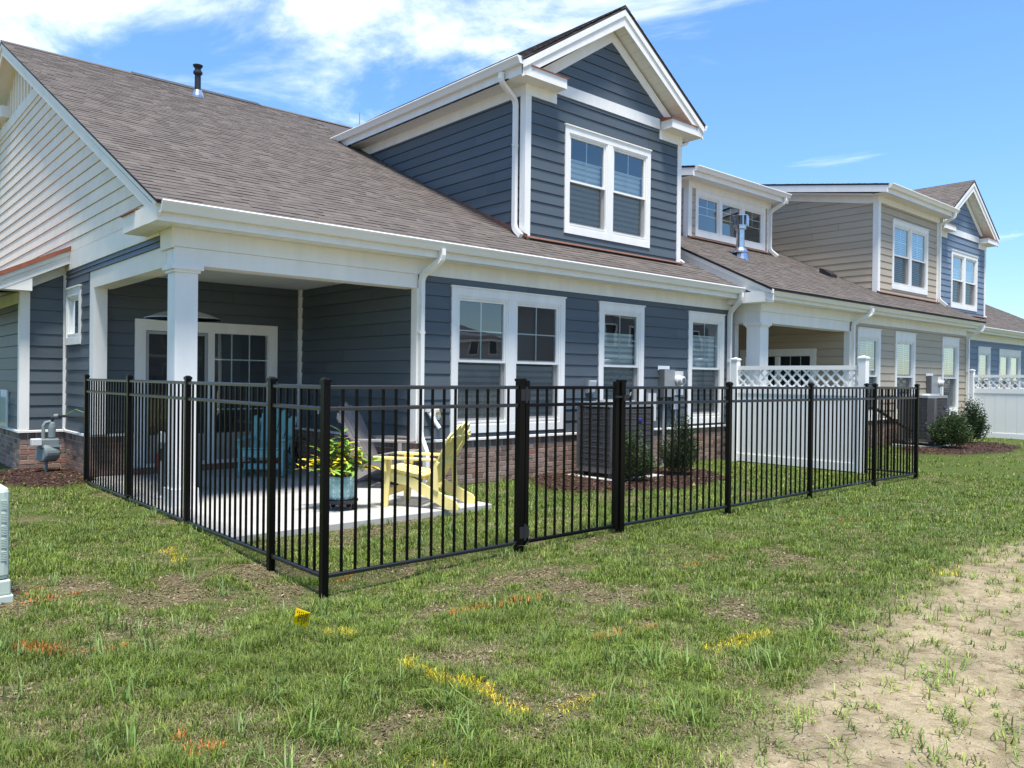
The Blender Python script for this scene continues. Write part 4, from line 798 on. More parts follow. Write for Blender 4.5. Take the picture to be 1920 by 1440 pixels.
for k in range(24):
    a = random.uniform(0, 6.28); r = random.uniform(.05, .36)*(1.15 if abs(math.cos(a-2.4)) > .6 else .8); h = random.uniform(.1, .42)*(1-.5*r/.4)+.05
    if k == 0: a, r, h = 1.0, .05, .50
    b0 = PC+Vector((random.uniform(-.06, .06), random.uniform(-.06, .06), .335)); tip = PC+Vector((r*math.cos(a), r*math.sin(a), .335+h)); mid = b0*.5+tip*.5+Vector((0, 0, .05))
    stems.append(tube([b0, mid, tip], .004, 5))
    nl = random.randint(9, 13)
    for j in range(nl):
        t = .45+.55*j/(nl-1); p = (b0*(1-t)**2+mid*2*t*(1-t)+tip*t*t); az = j*2.4+random.uniform(-.4, .4); yel = random.random() < (.55 if h < .28 else .2)
        me_ = LV[(6 if yel else 0)+random.randrange(3)]; o = link('leaf', me_, PL, p); o.rotation_euler = (random.uniform(-.2, .75), random.uniform(-.3, .3), az); o.scale = [random.uniform(.75, 1.1)]*3
part('stem', join(*stems), 'stem', PL)
# ================================================================== SMALL PORCH THINGS
PH = thing('patio_heater', 'patio heater with wide round metal reflector behind the left porch column', 'heater', (3.52, 10.2, .06)); hx, hy = 3.52, 10.2
part('reflector', lathe([(.46, 2.20), (.455, 2.206), (.30, 2.27), (.12, 2.315), (.05, 2.325), (.05, 2.315), (.12, 2.305), (.3, 2.26), (.45, 2.2)], (hx, hy, 0), 36), 'galv', PH, smooth=True); part('burner', lathe([(.07, 1.9), (.09, 1.92), (.09, 2.15), (.04, 2.2), (.04, 2.31)], (hx, hy, 0), 16), 'grey_metal', PH)
part('pole', tube([(hx, hy, .7), (hx, hy, 1.92)], .03, 12), 'grey_metal', PH); part('tank_cover', lathe([(.22, .1), (.22, .7), (.17, .78), (.05, .8)], (hx, hy, 0), 20), 'dark_grey', PH); part('base', lathe([(.23, .06), (.23, .1), (.2, .11)], (hx, hy, 0), 20), 'dark_grey', PH)
TP = thing('standing_pole', 'slim grey pole with dark band standing left of porch column', 'torch', (3.08, 9.62, .06)); part('pole', tube([(3.08, 9.62, .06), (3.08, 9.62, .78)], .016, 8), 'grey_metal', TP); part('pole_head', lathe([(.03, .70), (.04, .72), (.04, .82), (.02, .84)], (3.08, 9.62, 0), 12), 'light_grey', TP); part('band', lathe([(.021, .5), (.021, .64)], (3.08, 9.62, 0), 10), 'black_plastic', TP); part('foot', lathe([(.09, .06), (.09, .075), (.02, .09)], (3.08, 9.62, 0), 16), 'light_grey', TP)  # slim standing pole of unidentified use
RC = thing('red_canister', 'small red canister on the step of the sliding door', 'canister', (3.83, 12.06, .148)); part('body', lathe([(.035, .148), (.04, .16), (.04, .33), (.02, .36)], (3.83, 12.06, 0), 14), 'red_plastic', RC); part('cap', lathe([(.02, .36), (.02, .38)], (3.83, 12.06, 0), 12), 'black_plastic', RC)
ST = thing('side_table', 'small black metal side table in the dark porch corner', 'table', (5.72, 11.6, .06))
part('top', lathe([(.2, .56), (.2, .575), (.19, .58)], (5.72, 11.6, 0), 20), 'dark_grey', ST)
for k in range(3): a = k*2.094+.4; part('leg', tube([(5.72+.17*math.cos(a), 11.6+.17*math.sin(a), .56), (5.72+.05*math.cos(a), 11.6+.05*math.sin(a), .32), (5.72+.18*math.cos(a), 11.6+.18*math.sin(a), .06)], .009, 6), 'black_metal', ST)
OB = thing('wall_outlet', 'white outlet box on the porch side wall', 'outlet', (6.075, 11.5, .95)); part('plate', box(6.055, 6.078, 11.46, 11.54, .90, 1.03), 'white_plastic', OB); part('cover', box(6.03, 6.055, 11.467, 11.533, .91, 1.02), 'white_plastic', OB)
HB = thing('hose_bib', 'brass hose tap on white plate beside the big double window', 'tap', (6.415, 8.77, 1.0)); part('plate', box(6.37, 6.46, 8.765, 8.782, .925, 1.08), 'white_plastic', HB); part('valve', join(tube([(6.415, 8.765, 1.02), (6.415, 8.70, 1.02), (6.415, 8.68, .96)], .014, 8), lathe([(.03, 1.045), (.03, 1.055)], (6.415, 8.73, 0), 10)), 'brass', HB)
PV = thing('flag_holder', 'white plastic pipe slanting out of the wall beside the downspout', 'pipe', (6.28, 8.77, 1.05)); part('tube', tube([(6.27, 8.775, 1.06), (6.36, 8.62, .82)], .028, 12), 'white_plastic', PV); part('flange', lathe([(.05, 1.04), (.05, 1.09)], (6.27, 8.768, 0), 12), 'light_grey', PV)
# ================================================================== AIR CONDITIONERS
def ac_unit(name, label, x0, x1, y0, y1, z0, z1, r=.06):
    A = thing(name, label, 'air conditioner', ((x0+x1)/2, (y0+y1)/2, 0))
    part('pad', box(x0-.12, x1+.12, y0-.12, y1+.12, -.03, .05), 'concrete', A)
    for x in (x0+.08, x1-.08):
        for y in (y0+.08, y1-.08): part('foot', box(x-.05, x+.05, y-.05, y+.05, .05, z0), 'black_plastic', A)
    def rr(e): return [(x0-e+r, y0-e), (x1+e-r, y0-e), (x1+e, y0-e+r), (x1+e, y1+e-r), (x1+e-r, y1+e), (x0-e+r, y1+e), (x0-e, y1+e-r), (x0-e, y0-e+r)]
    f = lambda x, y, t: (x, y, t)
    part('coil', prism(rr(-.02), f, z0, z1), 'ac_dark', A); part('base_pan', prism(rr(.004), f, z0-.02, z0+.05), 'ac_metal', A); part('lid', join(prism(rr(.012), f, z1-.04, z1+.02), lathe([(min(x1-x0, y1-y0)*.42, .02), (min(x1-x0, y1-y0)*.40, .05), (.1, .06)], ((x0+x1)/2, (y0+y1)/2, z1), 24)), 'grey_metal', A)
    n = int((z1-z0-.1)/.022)
    for k, (fa, fb_, ff) in enumerate(((x0+r, x1-r, lambda a, d, z: (a, y0-d, z)), (y0+r, y1-r, lambda a, d, z: (x0-d, a, z)))):
        gs = []
        for i in range(n):
            z = z0+.055+i*.022; gs.append(prism([(-.012, z), (.004, z-.004), (.005, z+.006), (-.012, z+.014)], lambda d, zz, t: ff(t, d, zz), fa, fb_))
        part('louvre_panel', join(*gs), 'ac_metal', A)
        part('wire_guard', join(*[prism(rectpoly(fa, fb_, z, z+.004), lambda a, zz, t: ff(a, t, zz), .004, .009) for z in np.arange(z0+.1, z1-.05, .085)]+[prism(rectpoly(a, a+.004, z0+.05, z1-.04), lambda a_, zz, t: ff(a_, t, zz), .009, .013) for a in np.linspace(fa, fb_, 6)]), 'ac_metal', A)
    for x, y in ((x0, y0), (x1-r, y0), (x0, y1-r)): part('corner_post', box(x-.002, x+r+.001, y-.002, y+r+.001, z0, z1-.04), 'ac_metal', A)
    part('badge', xform(lathe([(.05, 0), (.05, .008), (.04, .011)], (0, 0, 0), 16), ((x0+x1)/2+.12, y0-.012, z1-.24), Matrix.Rotation(1.57, 3, 'X') @ Matrix.Diagonal((1, .5, 1))), 'badge', A); return A
ac_unit('air_conditioner', 'grey louvred air conditioner behind the black gate', 8.76, 9.68, 7.62, 8.36, .14, 1.14)
ac_unit('air_conditioner', 'grey air conditioner at the far right behind round shrub', 19.35, 20.25, 7.15, 7.95, .15, 1.2, r=.15)
# ================================================================== METERS AND BOXES
def electric_meter(label, x0, Y, zt, s=1.0):
    E_ = thing('electric_meter', label, 'electric meter', (x0, Y, zt-.6), 'electric meters on the house walls'); w_ = .31*s
    part('back_plate', box(x0-.02, x0+w_, Y-.03, Y-.022, zt-.02, zt+.06), 'white_plastic', E_); part('side_box', box(x0, x0+w_*.98, Y-.15, Y-.025, zt-.50, zt-.001), 'dark_grey', E_); part('door', box(x0+.008, x0+w_*.98-.008, Y-.16, Y-.15, zt-.49, zt-.012), 'grey_metal', E_); part('meter_box', box(x0+w_, x0+w_+.27, Y-.135, Y-.025, zt-.46, zt-.03), 'light_grey', E_)
    m_ = part('meter_ring', xform(lathe([(.095, 0), (.095, .05), (.085, .06), (.078, .06), (.078, .13), (.06, .14)], (0, 0, 0), 24), (x0+w_+.10, Y-.135, zt-.2), Matrix.Rotation(1.5708, 3, 'X')), 'light_grey', E_); part('dial', xform(lathe([(.05, .14), (.05, .145)], (0, 0, 0), 16), (x0+w_+.10, Y-.135, zt-.2), Matrix.Rotation(1.5708, 3, 'X')), 'dark_grey', m_)
    part('conduit', tube([(x0+.1, Y-.07, zt-.5), (x0+.1, Y-.07, -.02)], .03, 10), 'grey_metal', E_); part('conduit', tube([(x0+w_+.14, Y-.06, zt-.46), (x0+w_+.14, Y-.06, -.02)], .022, 10), 'grey_metal', E_); part('junction_box', box(x0+w_+.05, x0+w_+.2, Y-.09, Y-.025, zt-.72, zt-.5), 'light_grey', E_); return E_
electric_meter('grey electric meter box between two tall windows of blue house', 11.27, 8.8, 1.70); electric_meter('grey electric meter box on the taupe house above air conditioner', 21.7, 8.25, 1.70, 1.4)
DB = thing('disconnect_box', 'small grey disconnect box on blue siding left of single window', 'electrical box', (9.46, 8.77, 1.39)); part('box', box(9.38, 9.52, 8.70, 8.778, 1.28, 1.485), 'grey_metal', DB); part('cover', prism([(8.695, 1.30), (8.70, 1.30), (8.70, 1.49), (8.66, 1.49), (8.66, 1.47)], lambda y, z, t: (t, y, z), 9.375, 9.525), 'light_grey', DB); part('whip', tube([(9.45, 8.74, 1.28), (9.45, 8.72, 1.0), (9.36, 8.6, .85), (9.3, 8.45, .8)], .012, 8), 'dark_grey', DB)
LS = thing('refrigerant_line', 'black insulated pipe running from blue wall down to air conditioner', 'pipe', (9.3, 8.7, .5)); part('insulation', tube([(9.28, 8.78, 1.0), (9.28, 8.65, 1.0), (9.32, 8.5, .78), (9.4, 8.38, .5)], .03, 10), 'black_plastic', LS); part('elbow_cover', lathe([(.07, .95), (.07, 1.05)], (9.28, 8.76, 0), 12), 'grey_metal', LS)
LS = thing('refrigerant_line', 'black insulated pipe slanting from taupe wall towards far air conditioner', 'pipe', (18.9, 8.2, .6)); part('insulation', tube([(18.0, 8.2, .95), (18.3, 8.05, .92), (19.1, 7.75, .5), (19.5, 7.6, .35)], .035, 10), 'black_plastic', LS)
MJ = thing('media_box', 'grey communications box low beside the electric meter', 'box', (10.95, 8.77, 1.0)); part('box', box(10.88, 11.12, 8.70, 8.778, .78, 1.28), 'grey_metal', MJ); part('door', box(10.89, 11.11, 8.692, 8.70, .79, 1.27), 'light_grey', MJ)
PB = thing('phone_box', 'beige phone box on white backing board at far left wall', 'box', (2.3, 14.75, .95)); part('backing_board', box(2.295, 2.318, 14.41, 14.95, .64, 1.235), 'trim', PB); part('case', box(2.18, 2.295, 14.5, 15.0, .75, 1.12), 'pedestal', PB); part('lid', box(2.168, 2.18, 14.51, 14.99, .76, 1.11), 'pedestal', PB)
GM = thing('gas_meter', 'grey-green gas meter on pipe riser in corner by brick wall', 'gas meter', (2.58, 12.98, 0)); gx, gy = 2.58, 12.98
part('meter_body', lathe([(.0, -.11), (.12, -.11), (.14, -.09), (.14, .09), (.12, .11), (.0, .11)], (0, 0, 0), 24), 'gas_grey', GM); GM.children[0].rotation_euler = (0, 1.5708, .35); GM.children[0].location = (0, 0, .36)
part('top_case', box(gx-.12, gx+.13, gy-.1, gy+.1, .42, .56), 'gas_grey', GM, bevel=.015); part('flange', box(gx-.14, gx+.15, gy-.115, gy+.115, .44, .455), 'gas_grey', GM)
part('index', box(gx-.23, gx-.10, gy-.14, gy-.02, .47, .57), 'light_grey', GM, bevel=.01); part('regulator', lathe([(.03, .56), (.05, .58), (.05, .72), (.04, .78), (.03, .8)], (gx+.05, gy, 0), 12), 'gas_grey', GM)
part('riser', tube([(gx-.02, gy, -.02), (gx-.02, gy, .28)], .022, 10), 'gas_grey', GM); part('gooseneck', tube([(gx-.06, gy, .56), (gx-.06, gy, .74), (gx-.03, gy, .79), (gx+.02, gy, .80), (gx+.04, gy, .77)], .024, 8), 'gas_grey', GM)
part('outlet_pipe', tube([(gx+.05, gy, .78), (gx+.05, gy, .86), (gx+.12, gy, .88), (gx+.2, gy-.15, .885), (XL-.02, gy-.75, .885)], .02, 8), 'black_plastic', GM); part('coupling', tube([(gx+.08, gy, .88), (gx+.13, gy-.03, .885)], .032, 10), 'gas_grey', GM)
part('paint_mark', tube([(gx-.02, gy, -.01), (gx-.02, gy, .07)], .024, 10), 'gold_paint', GM); part('wall_plate', box(XL-.035, XL-.015, gy-.82, gy-.68, .79, 1.0), 'white_plastic', GM); part('bonding_wire', tube([(gx+.2, gy-.15, .905), (gx+.27, gy-.4, .99), (XL-.03, gy-.72, .95)], .006, 5), 'leaf_green', GM)
# ================================================================== UTILITY PEDESTAL, FLAG, LITTER
UP = thing('utility_pedestal', 'pale green louvred utility pedestal at the left picture edge', 'utility pedestal', (.88, 6.22, 0)); ux0, ux1, uy0, uy1 = .68, 1.0, 6.12, 6.43
part('base', box(ux0-.02, ux1+.02, uy0-.02, uy1+.02, -.06, .03), 'pedestal', UP, bevel=.008); part('skirt', box(ux0-.006, ux1+.006, uy0-.006, uy1+.006, .03, .13), 'pedestal', UP, bevel=.01); part('shell', box(ux0, ux1, uy0, uy1, .13, .745), 'pedestal', UP, bevel=.035)
part('louvre', join(*[box(ux0+.04, ux1-.06, uy0-.006, uy0+.004, z, z+.008) for z in np.arange(.25, .66, .017)]), 'gas_grey', UP)
for k in range(5): part('louvre', join(*[box(ux1-.052, ux1-.02, uy0-.004, uy0+.004, z, z+.005) for z in np.arange(.26+.085*k, .32+.085*k, .011)]), 'pedestal', UP)
FL = thing('marker_flag', 'small yellow utility marker flag stuck in the lawn before corner post', 'flag', (2.27, 4.42, -.06)); zf = .0
dirf = Vector((R2.x, R2.y, 0)).normalized(); fp = Vector((2.245, 4.44, 0)); rot = Matrix((dirf, Vector((-dirf.y, dirf.x, 0)), Vector((0, 0, 1)))).transposed() @ Matrix.Rotation(.25, 3, 'Y') @ Matrix.Rotation(.25, 3, 'X')
fv = [(-.045, 0, -.02), (.045, 0, -.02), (.045, .004, .03), (.045, -.006, .085), (-.045, .006, .085), (-.045, -.004, .03)]
fg = part('flag_sheet', xform((fv+[(x, y+.0015, z) for x, y, z in fv], [(0, 1, 2, 5), (5, 2, 3, 4), (6, 11, 8, 7), (11, 10, 9, 8), (0, 6, 7, 1), (3, 9, 10, 4)]), fp+Vector((0, 0, .0)), rot), 'flag_yellow', FL)
gs = []
for k, x in enumerate((-.03, -.018, -.006, .006, .02, .031)):
    z = .078
    while z > -.0:
        l = random.uniform(.008, .02); gs.append(box(x-.0022, x+.0022, -.008, -.0055, z-l, z)); z -= l+.006
        if random.random() < .15: break
part('print', xform(join(*gs), fp, rot), 'ink', fg); part('wire', tube([(fp+rot @ Vector((.043, .003, .085))), (fp+rot @ Vector((.046, .003, -.02))), Vector((fp.x+.06, fp.y-.03, -.1))], .0015, 5), 'steel_wire', FL)
for i, (x, y, s) in enumerate(((1.72, 3.27, .022), (2.03, 4.72, .03))):
    V, F = lathe([(.3, -.3), (1, 0), (.6, .5)], (0, 0, 0), 7); V = [(a*s*random.uniform(.8, 1.3)+x, b_*s*random.uniform(.8, 1.3)+y, c*s*.6+float(gz(x, y))+.01) for a, b_, c in V]
    o = part('litter' if i == 0 else 'stone', (V, F), 'litter' if i == 0 else 'stone', None); tag(o, ['white scrap of litter lying in the foreground grass', 'grey pebble in bare soil left of the yellow flag'][i], ['litter', 'stone'][i])
# ================================================================== SHRUBS
def shrub(label, x, y, rx, ry, h, seed, cols, n=2600, upright=.6, leaf=.022):
    rg = np.random.default_rng(seed); S_ = thing('shrub', label, 'shrub', (x, y, 0), 'young evergreen shrubs in mulch beds'); gs = []
    tips = []
    for k in range(110):
        a = rg.uniform(0, 6.283); r = rg.uniform(.0, .85)**.6; hh = h*(1-.62*r**1.6)*rg.uniform(.7, 1.05); p0 = Vector((x+rg.normal(0, .03), y+rg.normal(0, .03), 0)); p2 = Vector((x+rx*r*math.cos(a), y+ry*r*math.sin(a), hh)); p1 = p0*.5+p2*.5+Vector((rx*.22*r*math.cos(a), ry*.22*r*math.sin(a), -.05*h)); tips.append((p0, p1, p2))
        if k < 14: gs.append(tube([p0, p1, p2], .006, 4))
    part('stems', join(*gs), 'stem', S_)
    V = np.zeros((n, 4, 3)); Cc = np.zeros((n, 4))
    for i in range(n):
        p0, p1, p2 = tips[rg.integers(len(tips))]; t = rg.uniform(.18, 1)**.7; p = np.array(p0*(1-t)**2+p1*2*t*(1-t)+p2*t*t)+rg.normal(0, .022+.012*h, 3); p[2] = max(p[2], .03)
        d = np.array((p[0]-x, p[1]-y, .0)); d = d/(np.linalg.norm(d)+1e-6)+np.array((0, 0, upright))+rg.normal(0, .55, 3); d /= np.linalg.norm(d); s = np.cross(d, rg.normal(0, 1, 3)); s /= np.linalg.norm(s); Ln = leaf*rg.uniform(.8, 1.9); wd = leaf*.38
        V[i] = [p, p+d*Ln*.5+s*wd, p+d*Ln, p+d*Ln*.5-s*wd]; c_ = cols[rg.integers(len(cols))]; k = rg.uniform(.7, 1.25); Cc[i] = (c_[0]*k, c_[1]*k, c_[2]*k, 1)
    me = bpy.data.meshes.new('foliage'); me.from_pydata((V.reshape(-1, 3)-np.array((x, y, 0))).tolist(), [], np.arange(n*4).reshape(-1, 4).tolist()); me.materials.append(MATS['foliage']); a = me.attributes.new('tint', 'FLOAT_COLOR', 'POINT'); a.data.foreach_set('color', np.repeat(Cc, 4, 0).astype(np.float32).ravel()); link('foliage', me, S_, (x, y, 0)); return S_
dk = [(.035, .065, .022), (.05, .09, .028), (.025, .05, .02), (.09, .13, .04)]
shrub('loose green shrub in front of air conditioner behind gate post', 8.98, 7.45, .36, .36, .84, 3, dk, 7500)
shrub('taller dark shrub right of air conditioner inside the fence', 10.18, 7.5, .34, .34, 1.02, 4, dk[:3]+[(.03, .05, .02)], 9000)
shrub('round bushy shrub at right in front of far air conditioner', 19.5, 6.85, .56, .56, .98, 5, dk, 9000, leaf=.03)
shrub('upright dark shrub beside the right white lattice fence', 21.6, 7.1, .40, .40, 1.2, 6, dk[:3], 7000, leaf=.03, upright=1.0)
# ================================================================== GRASS, WEEDS, MULCH CHIPS
def blades(name, label, X_, Y_, h, wd, lean, az, col, matn='blade', zoff=0, cat='grass'):
    n = len(X_); z = gz(X_, Y_)+mulchf(X_, Y_)*.05+zoff; dx, dy = np.cos(az), np.sin(az); sx, sy = -dy, dx
    V = np.zeros((n, 5, 3)); w2 = wd/2
    for k, s in ((0, -1), (1, 1)): V[:, k] = np.stack([X_+s*sx*w2, Y_+s*sy*w2, z-.006], -1)
    bx, by = X_+dx*lean*h*.35, Y_+dy*lean*h*.35; bz = z+h*(.62-.12*lean)
    for k, s in ((2, 1), (3, -1)): V[:, k] = np.stack([bx+s*sx*w2*.8, by+s*sy*w2*.8, bz], -1)
    V[:, 4] = np.stack([X_+dx*lean*h, Y_+dy*lean*h, z+h*np.clip(1-.45*lean**2, .1, 1)], -1)
    me = bpy.data.meshes.new(name); me.vertices.add(n*5); me.vertices.foreach_set('co', V.astype(np.float32).ravel())
    base = (np.arange(n)*5)[:, None]; loops = np.concatenate([base+np.array([0, 1, 2, 3]), base+np.array([3, 2, 4])], 1).ravel()
    me.loops.add(n*7); me.loops.foreach_set('vertex_index', loops.astype(np.int32)); me.polygons.add(n*2)
    ls = np.stack([np.arange(n)*7, np.arange(n)*7+4], 1).ravel(); me.polygons.foreach_set('loop_start', ls.astype(np.int32))
    me.update(calc_edges=True); me.materials.append(MATS[matn]); a = me.attributes.new('tint', 'FLOAT_COLOR', 'POINT')
    a.data.foreach_set('color', np.repeat(np.concatenate([col, np.ones((n, 1))], 1), 5, 0).astype(np.float32).ravel())
    o = bpy.data.objects.new(name, me); COL.objects.link(o); return tag(o, label, cat, kind='stuff')
YEL = [((2.364, 3.536), (2.45, 3.03)), ((2.44, 2.90), (2.40, 2.60)), ((2.42, 2.53), (2.79, 2.54)), ((3.86, 2.56), (4.3, 2.5)), ((6.6, 2.40), (7.12, 2.35)), ((2.3, 6.95), (2.27, 6.6)), ((1.78, 2.58), (1.8, 2.5)), ((2.35, 4.30), (2.38, 4.2))]
ORA = [((3.43, 3.09), (3.9, 3.03)), ((5.4, 3.83), (6.0, 3.86)), ((3.2, 4.12), (3.8, 3.96)), ((.95, 6.1), (1.2, 6.36)), ((.9, 5.02), (1.1, 4.8)), ((1.15, 3.35), (1.22, 3.22)), ((8.5, 4.05), (8.9, 4.02)), ((1.18, 4.75), (1.3, 4.7)), ((3.0, 5.4), (3.25, 5.5)), ((1.05, 6.0), (1.5, 6.1))]
def near(X_, Y_, segs, rad):
    m = np.zeros(len(X_), bool)
    for (x0, y0), (x1, y1) in segs:
        dx, dy = x1-x0, y1-y0; t = np.clip(((X_-x0)*dx+(Y_-y0)*dy)/(dx*dx+dy*dy), 0, 1); d = np.hypot(X_-x0-t*dx, Y_-y0-t*dy); m |= d < rad*(2.2*vnoise(X_, Y_, 9, 8)-.15)
    return m
fx2, fy2 = math.cos(yaw), math.sin(yaw)
def scatter(n, d0, d1, ang=.64):
    r = np.sqrt(RNG.uniform(d0**2, d1**2, n)); a = RNG.uniform(-ang, ang, n)+yaw; X_, Y_ = r*np.cos(a), r*np.sin(a)
    ok = (Y_ < 8.74) & ~((X_ > 2.82) & (X_ < 5.88) & (Y_ > 6.92)) & ~((X_ > 13.7) & (X_ < 17.35) & (Y_ > 7.85)) & ~((X_ > 13.6) & (X_ < 24.6) & (Y_ > 8.2)) | ((X_ < 2.9) & (Y_ < 13.5) & (X_ < 2.9) & (Y_ >= 8.74))
    ok &= ~((X_ > .7) & (X_ < 1.02) & (Y_ > 6.1) & (Y_ < 6.42))
    return X_[ok], Y_[ok], r[ok]
PAL = np.array([(.128, .195, .026), (.09, .155, .020), (.17, .235, .034), (.125, .17, .045), (.215, .265, .05)])
STRAW = np.array([(.33, .27, .15), (.26, .20, .11), (.40, .34, .20)])
XS, YS, HS, WS, LS_, AS_, CS = [], [], [], [], [], [], []
for n, d0, d1, hm, wm, nb, rad in ((26000, 2.4, 5.2, .050, .0036, 13, .034), (34000, 5.2, 9.0, .046, .0050, 8, .036), (34000, 9.0, 15.0, .044, .0080, 5, .04), (20000, 15.0, 30.0, .046, .014, 3, .055)):
    X_, Y_, r = scatter(n, d0, d1); cov = lawn_cover(X_, Y_); sf = sandf(X_, Y_); mf = mulchf(X_, Y_); u = RNG.random(len(X_)); cl = vnoise(X_, Y_, 6, 61)
    keep = u < np.clip(.30+.70*cov*(.45+.8*cl), 0, 1)*(1-sf)*(1-mf*.985); X_, Y_, cov, cl = X_[keep], Y_[keep], cov[keep], cl[keep]; m_ = len(X_)
    thin = np.clip((vnoise(X_, Y_, 2.3, 91)*.6+vnoise(X_, Y_, 6.1, 92)*.4-.50)/.16, 0, 1)*np.clip(1.25-(X_-3)/9, .35, 1); tone = fbm(X_, Y_, .9, 71); kind = RNG.integers(0, 5, m_); tb = RNG.uniform(.72, 1.3, m_)*(.72+.56*tone); th = hm*RNG.uniform(.55, 1.35, m_)*(.55+.8*cl)*(.35+.65*cov)*(1-.35*thin); dryt = RNG.random(m_) < np.clip(.07+.6*(1-cov)+.55*thin, 0, .85); ta = RNG.uniform(0, 6.283, m_)
    q = np.repeat(np.arange(m_), nb); n = len(q); ang = RNG.uniform(0, 6.283, n); rr = rad*np.abs(RNG.normal(0, 1, n)); bx_, by_ = X_[q]+rr*np.cos(ang), Y_[q]+rr*np.sin(ang)
    c = PAL[kind[q]]*(tb[q]*RNG.uniform(.8, 1.22, n))[:, None]; dry = dryt[q] | (RNG.random(n) < .10); c[dry] = STRAW[RNG.integers(0, 3, dry.sum())]*RNG.uniform(.55, 1.0, (dry.sum(), 1))
    py = near(bx_, by_, YEL, .055) & (RNG.random(n) < .45); c[py] = np.array((.80, .62, .03))*RNG.uniform(.7, 1.1, (py.sum(), 1)); po = near(bx_, by_, ORA, .05) & (RNG.random(n) < .45); c[po] = np.array((.70, .22, .05))*RNG.uniform(.5, 1.0, (po.sum(), 1))
    h = th[q]*RNG.uniform(.55, 1.25, n)*np.where(dry, .55, 1)*np.where(py | po, .85, 1); ln = np.clip(RNG.normal(.55, .25, n)+rr/rad*.18, .05, 1.5); ln[dry] = np.clip(ln[dry]+.5, 0, 1.6); az = np.where(RNG.random(n) < .6, ang, ta[q]+RNG.normal(0, .7, n))
    ok = ~((bx_ > 2.82) & (bx_ < 5.88) & (by_ > 6.92)) & ~((by_ > 8.74) & (bx_ > 2.9)); XS.append(bx_[ok]); YS.append(by_[ok]); HS.append(h[ok]); WS.append((wm*RNG.uniform(.6, 1.4, n))[ok]); LS_.append(ln[ok]); AS_.append(az[ok]); CS.append(c[ok])
cat_ = np.concatenate
blades('grass', 'patchy mown lawn grass in front of the houses', cat_(XS), cat_(YS), cat_(HS), cat_(WS), cat_(LS_), cat_(AS_), cat_(CS))
XS, YS, HS, WS, LS_, AS_, CS = [], [], [], [], [], [], []
def tuft(x, y, n, hm, wm, col, spread=.03, lean=.75):
    XS.append(x+RNG.normal(0, spread, n)); YS.append(y+RNG.normal(0, spread, n)); HS.append(hm*RNG.uniform(.45, 1.25, n)); WS.append(wm*RNG.uniform(.7, 1.3, n)); LS_.append(np.clip(RNG.normal(lean, .35, n), .1, 1.6)); AS_.append(RNG.uniform(0, 6.283, n)); CS.append(np.array(col)*RNG.uniform(.7, 1.3, (n, 1)))
X_, Y_, r = scatter(6500, 2.5, 13); sf = sandf(X_, Y_)
for x, y, s, rr in zip(X_, Y_, sf, r):
    if s > .6 and RNG.random() < .8: tuft(x, y, int(RNG.integers(4, 14)), RNG.uniform(.04, .095), .0062, (.26, .31, .075) if RNG.random() < .65 else (.15, .21, .05), .018, 1.05)
    elif s > .05 and RNG.random() < .6: tuft(x, y, int(RNG.integers(10, 22)), RNG.uniform(.05, .10), .0055, (.16, .24, .045), .04, 1.0)
    elif RNG.random() < .06 and mulchf(np.array([x]), np.array([y]))[0] < .1: tuft(x, y, int(RNG.integers(10, 20)), RNG.uniform(.08, .16), .0065, (.15, .22, .06))
for x, y in ((1.55, 3.05), (1.62, 2.9), (1.35, 2.75), (2.05, 2.55), (3.3, 2.55), (3.45, 2.45), (4.6, 2.35), (.95, 3.4), (2.2, 2.9), (2.9, 2.1), (3.8, 2.2), (1.9, 3.3), (7.0, 2.5), (3.35, 2.65), (1.1, 3.9)): tuft(x, y, 18, .17, .008, (.17, .26, .06), .035)
blades('crabgrass', 'pale green crabgrass tufts across the lawn and sand', cat_(XS), cat_(YS), cat_(HS), cat_(WS), cat_(LS_), cat_(AS_), cat_(CS), cat='weeds')
# mulch chips and soil crumbs
def chips(name, label, X_, Y_, size, cols, cat, flat=.35):
    n = len(X_); z = gz(X_, Y_)+mulchf(X_, Y_)*.05; a = RNG.uniform(0, 6.283, n); l = size*RNG.uniform(.5, 1.6, n); w_ = l*RNG.uniform(.25, .6, n); tz_ = RNG.uniform(-.6, .6, n)*l; V = np.zeros((n, 4, 3)); ca, sa = np.cos(a), np.sin(a)
    for k, (p, q) in enumerate(((-1, -1), (1, -1), (1, 1), (-1, 1))): V[:, k] = np.stack([X_+p*l*ca/2-q*w_*sa/2, Y_+p*l*sa/2+q*w_*ca/2, z+.006+p*tz_*flat+q*RNG.uniform(-.3, .3, n)*w_], -1)
    me = bpy.data.meshes.new(name); me.from_pydata(V.reshape(-1, 3).tolist(), [], np.arange(n*4).reshape(-1, 4).tolist()); me.materials.append(MATS['foliage']); at_ = me.attributes.new('tint', 'FLOAT_COLOR', 'POINT'); c = cols[RNG.integers(0, len(cols), n)]*RNG.uniform(.6, 1.3, (n, 1))
    at_.data.foreach_set('color', np.repeat(np.concatenate([c, np.ones((n, 1))], 1), 4, 0).astype(np.float32).ravel()); o = bpy.data.objects.new(name, me); COL.objects.link(o); return tag(o, label, cat, kind='stuff')
mxs_, mys_ = [], []
for cx, cy, rx, ry in MULCH:
    n = int(2600*rx*ry); x, y = RNG.uniform(cx-rx*1.2, cx+rx*1.2, n), RNG.uniform(cy-ry*1.2, cy+ry*1.2, n); k = (mulchf(x, y) > .4) & ~((y > 8.74) & (x > 2.9)) & ~((y > 13.5) | ((x > 2.9) & (x < 6)))
    mxs_.append(x[k]); mys_.append(y[k])
chips('mulch', 'dark red-brown bark mulch chips in planting beds', cat_(mxs_), cat_(mys_), .035, np.array([(.052, .027, .02), (.085, .045, .033), (.03, .016, .012), (.14, .085, .062)]), 'mulch')
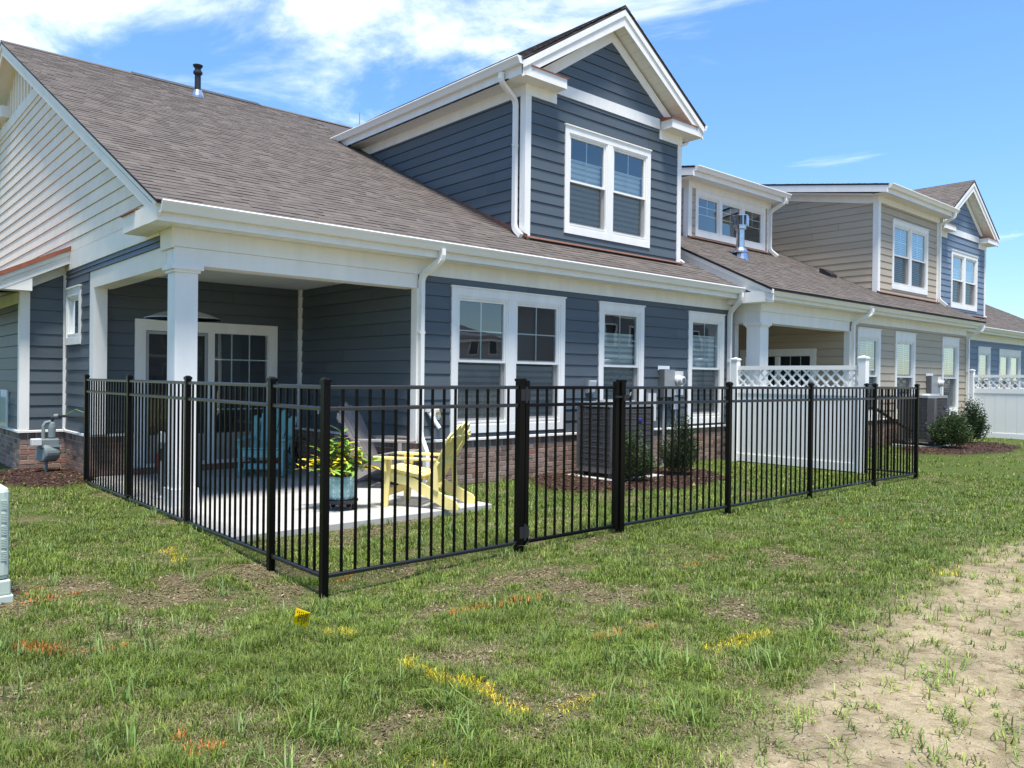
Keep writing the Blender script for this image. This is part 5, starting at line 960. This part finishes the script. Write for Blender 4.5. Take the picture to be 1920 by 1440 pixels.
X_, Y_, r = scatter(90000, 2.4, 9); k = (sandf(X_, Y_) < .5) & (mulchf(X_, Y_) < .3) & (lawn_cover(X_, Y_) < .55); chips('thatch', 'dead brown thatch and crumbs on thin patches of lawn', X_[k], Y_[k], .016, np.array([(.24, .19, .11), (.15, .11, .065), (.32, .26, .16), (.07, .05, .03), (.12, .13, .05)]), 'thatch', .35)
X_, Y_, r = scatter(26000, 2.4, 8); k = (sandf(X_, Y_) > .5) & (vnoise(X_, Y_, 6, 5) > .35); chips('straw', 'fine straw and crumbs scattered on the sandy strip', X_[k], Y_[k], .009, np.array([(.30, .25, .18), (.20, .15, .10), (.36, .31, .24), (.12, .09, .06)]), 'straw', .15)

# ================================================================== HOUSES ACROSS THE LAWN (seen only as reflections in the panes)
def opposite(label, x0, x1, y0, y1, h, rh, wm, seed):
    rg = random.Random(seed); O = thing('apartment_house', label, 'house', ((x0+x1)/2, y1, 0)); part('wall', box(x0, x1, y0, y1, -.1, h), wm, O); part('brick_base', box(x0-.02, x1+.02, y0, y1+.04, -.1, 1.4), 'house_brick', O)
    e = .5; xm0, xm1, ym = x0+rh*1.6, x1-rh*1.6, (y0+y1)/2
    part('roof', ([(x0-e, y0-e, h), (x1+e, y0-e, h), (x1+e, y1+e, h), (x0-e, y1+e, h), (xm0, ym, h+rh), (xm1, ym, h+rh)], [(0, 3, 2, 1), (0, 1, 5, 4), (1, 2, 5), (2, 3, 4, 5), (3, 0, 4)]), 'deck', O); part('fascia', box(x0-e, x1+e, y1+e-.03, y1+e, h-.25, h), 'trim', O)
    z = .9
    while z+1.6 < h:
        x = x0+1.2
        while x < x1-1.6:
            wn = part('window', ring(FR(0) if 0 else (lambda a, d, zz: (a, y1+d, zz)), x, x+1.1, z, z+1.6, .1, .0, .06), 'trim', O); part('pane', sheet(lambda a, d, zz: (a, y1+d, zz), x+.1, x+1.0, z+.1, z+1.5, .01), 'ac_dark', wn); x += 2.6
        part('band_board', box(x0-.03, x1+.03, y1, y1+.05, z+2.1, z+2.35), 'trim', O); z += 3.0
opposite('grey three storey apartment block across the lawn', 41, 72, -29, -20, 9.6, 3.0, 'house_grey', 1)
opposite('pale two storey house across the lawn', 45, 56, -58, -47, 5.6, 2.2, 'house_pale', 2)
opposite('grey two storey house far across the lawn', 20, 34, -62, -50, 5.8, 2.4, 'house_grey', 3)
